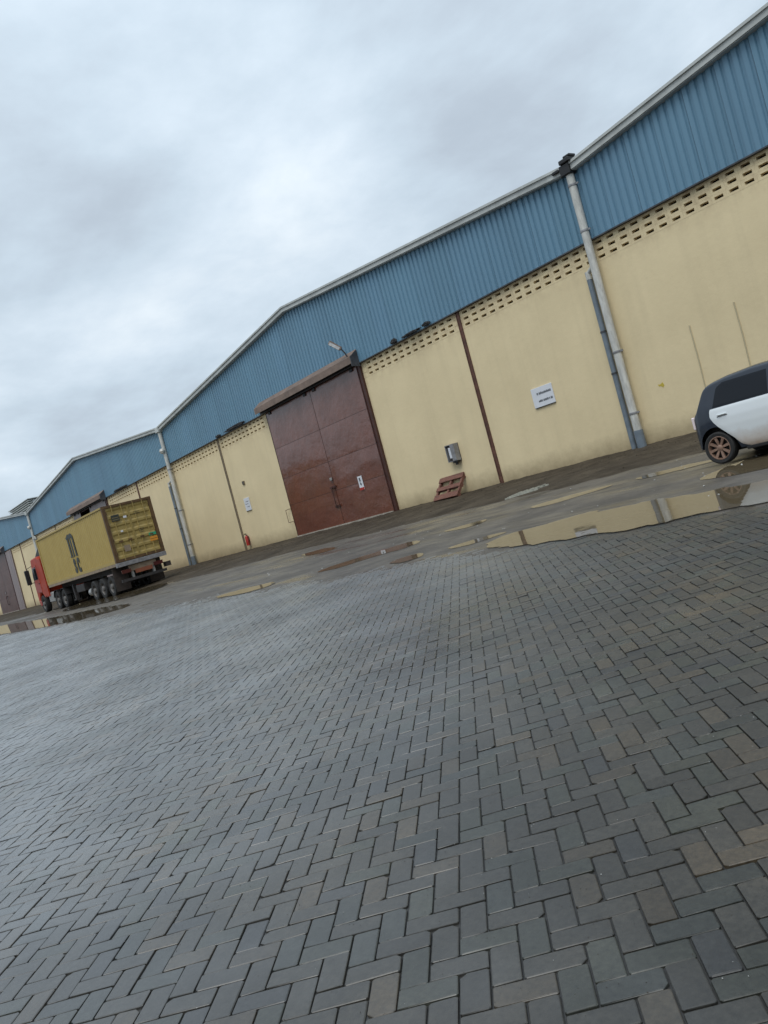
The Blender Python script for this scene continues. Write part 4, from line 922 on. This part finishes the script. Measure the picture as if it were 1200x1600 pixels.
for ch, x_, z_ in (('s', -6.42, Z0 + 0.30), ('c', -5.86, Z0 + 0.30)):
    me, w_ = glyph(ch, 1.5, 0.05, 0.72); me.materials.clear(); me.materials.append(M['cont_mark'])
    o = link('logo_letter', me, cont); o.location = (x_, 0.022, z_ - 0.1); o.rotation_euler = (R(90), 0, 0)
me, w_ = glyph('m', 0.75, 0.03, 1.5)
# rear marks
r_ = MB().box((0.004, 0.33, Z0 + 1.92), (0.007, 0.72, Z0 + 2.22)).build('rear_logo', M['cont_mark'], cont)
for i in range(2): MB().box((0.0075, 0.36, Z0 + 1.98 + 0.1 * i), (0.009, 0.69, Z0 + 1.995 + 0.1 * i)).build('logo_line', M['cont_door'], r_)
def rear_text(s_, y, z, size, mm_):
    me, w_ = glyph(s_, size, 0.0); me.materials.clear(); me.materials.append(mm_)
    o = link('marking', me, cont); o.location = (0.006, y, z); o.rotation_euler = (R(90), 0, R(90)); return o
MB().box((0.004, 0.90, Z0 + 1.98), (0.006, 1.06, Z0 + 2.08)).build('label_sticker', M['white'], cont)
MB().box((0.004, 0.60, Z0 + 1.36), (0.006, 0.72, Z0 + 1.44)).build('label_sticker', M['white'], cont)
for k, (a, b, z, h_) in enumerate(((1.42, 1.74, 2.14, .03), (1.42, 1.70, 2.06, .03), (1.46, 1.72, 1.30, .035), (1.46, 1.66, 1.22, .035), (1.46, 1.70, 1.14, .035))):
    r2 = random.Random(k); y = a; q = MB()
    while y < b: w_ = r2.uniform(.02, .035); q.box((0.004, y, Z0 + z), (0.006, y + w_, Z0 + z + h_)); y += w_ + 0.012
    q.build('printed_line', M['cont_mark'], cont)
MB().box((0.004, 1.88, Z0 + 0.88), (0.006, 2.24, Z0 + 1.02)).build('green_label', M['green_st'], cont)
MB().box((0.004, 1.88, Z0 + 0.60), (0.006, 2.26, Z0 + 0.82)).build('orange_label', M['orange_st'], cont)
MB().box((0.007, 1.90, Z0 + 0.70), (0.008, 2.24, Z0 + 0.72)).build('label_line', M['cont_frame'], cont)
MB().box((0.003, 0.55, Z0 + 0.42), (0.005, 0.85, Z0 + 0.72)).build('faded_label', M['chassis_l'], cont)

# ------------------------------------------------------------------ small hatchback (front towards +x, its right side to the yard)
CX, CY, CS = 6.93, -7.12, 0.89
car = tag(empty('parked_car', (CX, CY, gz(CY) + 0.0), (R(0.0), 0, R(0.8))), 'small white and blue-black hatchback parked close to the yellow wall', 'car')
car.scale = (CS, CS, CS)
HWm = 0.83
def lerp(tab, x):
    if x <= tab[0][0]: return tab[0][1]
    for (a, b), (c, d) in zip(tab[:-1], tab[1:]):
        if x <= c:
            t_ = (x - a) / (c - a); return b + (d - b) * t_
    return tab[-1][1]
PLAN = [(-0.46, 0.60), (-0.44, 0.66), (-0.40, 0.71), (-0.3, 0.77), (-0.1, 0.815), (0.3, 0.83), (2.3, 0.83), (2.7, 0.77), (2.9, 0.68), (3.02, 0.5)]
PROF = [(0.15, 0.93), (0.3, 0.975), (0.5, 0.995), (0.65, 1.0), (0.8, 0.99), (0.95, 0.965), (1.02, 0.945), (1.1, 0.91), (1.25, 0.845), (1.4, 0.775), (1.5, 0.72), (1.6, 0.66)]
TOP = [(-0.46, 0.62), (-0.45, 0.84), (-0.42, 0.96), (-0.37, 1.02), (-0.30, 1.07), (-0.22, 1.24), (-0.14, 1.40), (-0.09, 1.445), (0.02, 1.48), (0.3, 1.52), (0.8, 1.55), (1.2, 1.545), (1.6, 1.50), (1.8, 1.42), (2.1, 1.22), (2.35, 1.04), (2.6, 0.95), (2.85, 0.84), (2.98, 0.70), (3.02, 0.60)]
def side_y(x, z): return lerp(PLAN, x) * lerp(PROF, z)
WR = 0.368
def bot(x):
    z = 0.21 if x > -0.3 else 0.21 + (-0.3 - x) * 0.9
    for xw in (0.0, 2.494):
        d2 = WR ** 2 - (x - xw) ** 2
        if d2 > 0: z = max(z, 0.29 + math.sqrt(d2) * 1.02)
    return z
xs = sorted(set([-0.46, -0.455, -0.45, -0.435, -0.42, -0.39] + [round(-0.36 + 0.04 * k, 3) for k in range(85)] + [2.99, 3.0, 3.01, 3.02]))
NV = 16
def section(x, sgn):
    zb_, zt = bot(x), lerp(TOP, x); pts = []
    e = min(0.10, (zt - zb_) * 0.3)
    for v in range(NV + 1):
        z = zb_ + (zt - e - zb_) * v / NV; pts.append((x, sgn * side_y(x, z), z))
    y1 = side_y(x, zt - e)
    for t_ in (15, 32, 50, 66, 80, 90):
        pts.append((x, sgn * y1 * (1 - 0.0) * math.cos(R(t_)) ** 0.75 if t_ < 90 else 0.0, zt - e + e * math.sin(R(t_)) ** 0.9))
    return pts
body = MB()
for sgn in (-1, 1): body.grid([section(x, sgn) for x in xs])
b0, b1 = [section(xs[0], s_) for s_ in (-1, 1)], [section(xs[-1], s_) for s_ in (-1, 1)]
for pr in (b0, b1): body.grid([pr[0], pr[1]])
body.build('body', M['carblack'], car, smooth=True, angle=50)
MB().box((-0.36, -0.60, 0.22), (2.9, 0.60, 0.80)).box((-0.3, -0.55, 0.17), (2.85, 0.55, 0.215)).build('underbody', M['black'], car)
def side_patch(name, m, zs, xl, xr, off=0.009, nx=14, sgn=-1, nz=14, parent=car, thick=True):
    rows = []; z0, z1 = zs
    for k in range(nz + 1):
        z = z0 + (z1 - z0) * k / nz; a, b = xl(z), xr(z)
        rows.append([(a + (b - a) * i / nx, sgn * (side_y(a + (b - a) * i / nx, z) + off * min(1.0, 1.0 if 0 < k < nz and 0 < i < nx else 0.25)), z) for i in range(nx + 1)])
    return MB().grid(rows).build(name, m, parent, smooth=True)
tabL = [(0.20, 0.62), (0.25, 0.48), (0.30, 0.42), (0.42, 0.33), (0.55, 0.20), (0.66, 0.09), (0.75, 0.02), (0.85, -0.03), (0.95, -0.02), (0.985, 0.0)]
for sgn in (-1, 1):
    d = side_patch('door', M['carwhite'], (0.205, 0.985), lambda z: lerp(tabL, z), lambda z: 1.10, sgn=sgn, nz=26, nx=18)
    d['label'] = 'white rear door'
    y = sgn * (side_y(0.2, 0.82) + 0.012)
    MB().box((0.13, min(y, y + sgn * 0.03), 0.845), (0.31, max(y, y + sgn * 0.03), 0.868)).build('handle', M['carwhite'], d, bevel=0.008)
    MB().box((0.12, min(y - sgn * .001, y + sgn * 0.004), 0.822), (0.32, max(y - sgn * .001, y + sgn * 0.004), 0.838)).build('handle_shade_strip', M['steel'], d)  # raised grey strip, paints the shade of the recess under the handle
    d = side_patch('door', M['carwhite'], (0.205, 0.985), lambda z: 1.108, lambda z: 2.02 - max(0, 0.45 - z) * 0.3, sgn=sgn, nz=18, nx=18)
    y = sgn * (side_y(1.2, 0.82) + 0.012)
    MB().box((1.17, min(y, y + sgn * 0.03), 0.845), (1.37, max(y, y + sgn * 0.03), 0.868)).build('handle', M['carwhite'], d, bevel=0.008)
    MB().box((1.16, min(y - sgn * .001, y + sgn * 0.004), 0.822), (1.38, max(y - sgn * .001, y + sgn * 0.004), 0.838)).build('handle_shade_strip', M['steel'], d)
    side_patch('window', M['glass'], (1.0, 1.40), lambda z: 0.05 + (z - 1.0) * 0.28 + max(0, z - 1.33) * 1.6, lambda z: 1.09, sgn=sgn, off=0.005)
    side_patch('window', M['glass2'], (1.0, 1.41), lambda z: 1.13, lambda z: 2.05 - (z - 1.0) * 0.95, sgn=sgn, off=0.005)
    y = sgn
    # tail lamp wraps the corner
    MB().box((-0.468, min(sgn * 0.50, sgn * 0.685), 0.70), (-0.40, max(sgn * 0.50, sgn * 0.685), 0.93)).build('tail_lamp', M['clear'], car, bevel=0.015)
    MB().box((1.85, min(sgn * 0.80, sgn * 0.96), 0.98), (1.98, max(sgn * 0.80, sgn * 0.96), 1.12)).build('mirror', M['carblack'], car, bevel=0.03)
for sgn in (-1, 1): MB().box((0.50, min(sgn * 0.70, sgn * 0.80), 0.155), (2.05, max(sgn * 0.70, sgn * 0.80), 0.215)).build('sill', M['black'], car, bevel=0.01)
# rear and front screens
def top_patch(name, m, x0, x1, wf, off=0.006):
    rows = []
    for k in range(9):
        x = x0 + (x1 - x0) * k / 8; zt = lerp(TOP, x); e = 0.10; y1 = side_y(x, zt - e) * wf
        rows.append([(x, y1 * (-1 + 2 * i / 8), zt - 0.10 * abs(-1 + 2 * i / 8) ** 2.5 * 0.6 + off) for i in range(9)])
    return MB().grid(rows).build(name, m, car, smooth=True)
rw = top_patch('rear_window', M['glass'], -0.37, -0.13, 0.80)
for v in rw.data.vertices: v.co.x -= 0.02
top_patch('windscreen', M['glass'], 1.68, 2.32, 0.86, 0.012)
MB().lathe([(0.03, 0), (0.02, 0.02), (0.001, 0.025)], (0.32, 0, 1.515), 'z', 10).build('antenna', M['black'], car)
MB().box((-0.485, -0.3, 0.50), (-0.455, 0.3, 0.61)).build('number_plate', M['white'], car)
MB().box((-0.475, -0.62, 0.31), (-0.40, 0.62, 0.48)).build('rear_bumper', M['carblack'], car, bevel=0.03)
def car_wheel(x, y, sgn):
    w_ = empty('wheel'); w_.parent = car; w_.location = (x, y, 0.29); r = 0.29
    MB().lathe([(r * 0.70, -0.085), (r * 0.9, -0.095), (r * 0.98, -0.075), (r, -0.04), (r, 0.04), (r * 0.98, 0.075), (r * 0.9, 0.095), (r * 0.70, 0.085)], (0, 0, 0), 'y', 36).build('tyre', M['rubber'], w_, smooth=True)
    rim = MB().lathe([(r * 0.72, sgn * 0.088), (r * 0.68, sgn * 0.09), (r * 0.655, sgn * 0.075), (r * 0.64, sgn * 0.0)], (0, 0, 0), 'y', 32)
    for k in range(8):
        a = 2 * math.pi * k / 8 + 0.2
        for s2 in (-0.030,):
            c, s_ = math.cos(a), math.sin(a); w2 = 0.026; w1 = 0.016
            def q(rr, tt, yy): return (rr * c - tt * s_, yy, rr * s_ + tt * c)
            rim.add([q(0.03, -w1, sgn * 0.062), q(0.03, w1, sgn * 0.062), q(r * 0.67, w2, sgn * 0.080), q(r * 0.67, -w2, sgn * 0.080), q(0.03, -w1, sgn * 0.035), q(0.03, w1, sgn * 0.035), q(r * 0.67, w2, sgn * 0.045), q(r * 0.67, -w2, sgn * 0.045)],
                    [(0, 1, 2, 3), (4, 7, 6, 5), (0, 4, 5, 1), (1, 5, 6, 2), (2, 6, 7, 3), (3, 7, 4, 0)])
    rim.lathe([(0.055, sgn * 0.04), (0.055, sgn * 0.068), (0.03, sgn * 0.078), (0.001, sgn * 0.078)], (0, 0, 0), 'y', 16)
    rim.build('rim', M['rim'], w_, smooth=True)
    MB().lathe([(r * 0.66, sgn * 0.0), (0.001, sgn * 0.0)], (0, 0, 0), 'y', 20).build('brake_disc', M['black'], w_)
for x in (0.0, 2.494):
    for sgn in (-1, 1): car_wheel(x, sgn * 0.715, sgn)
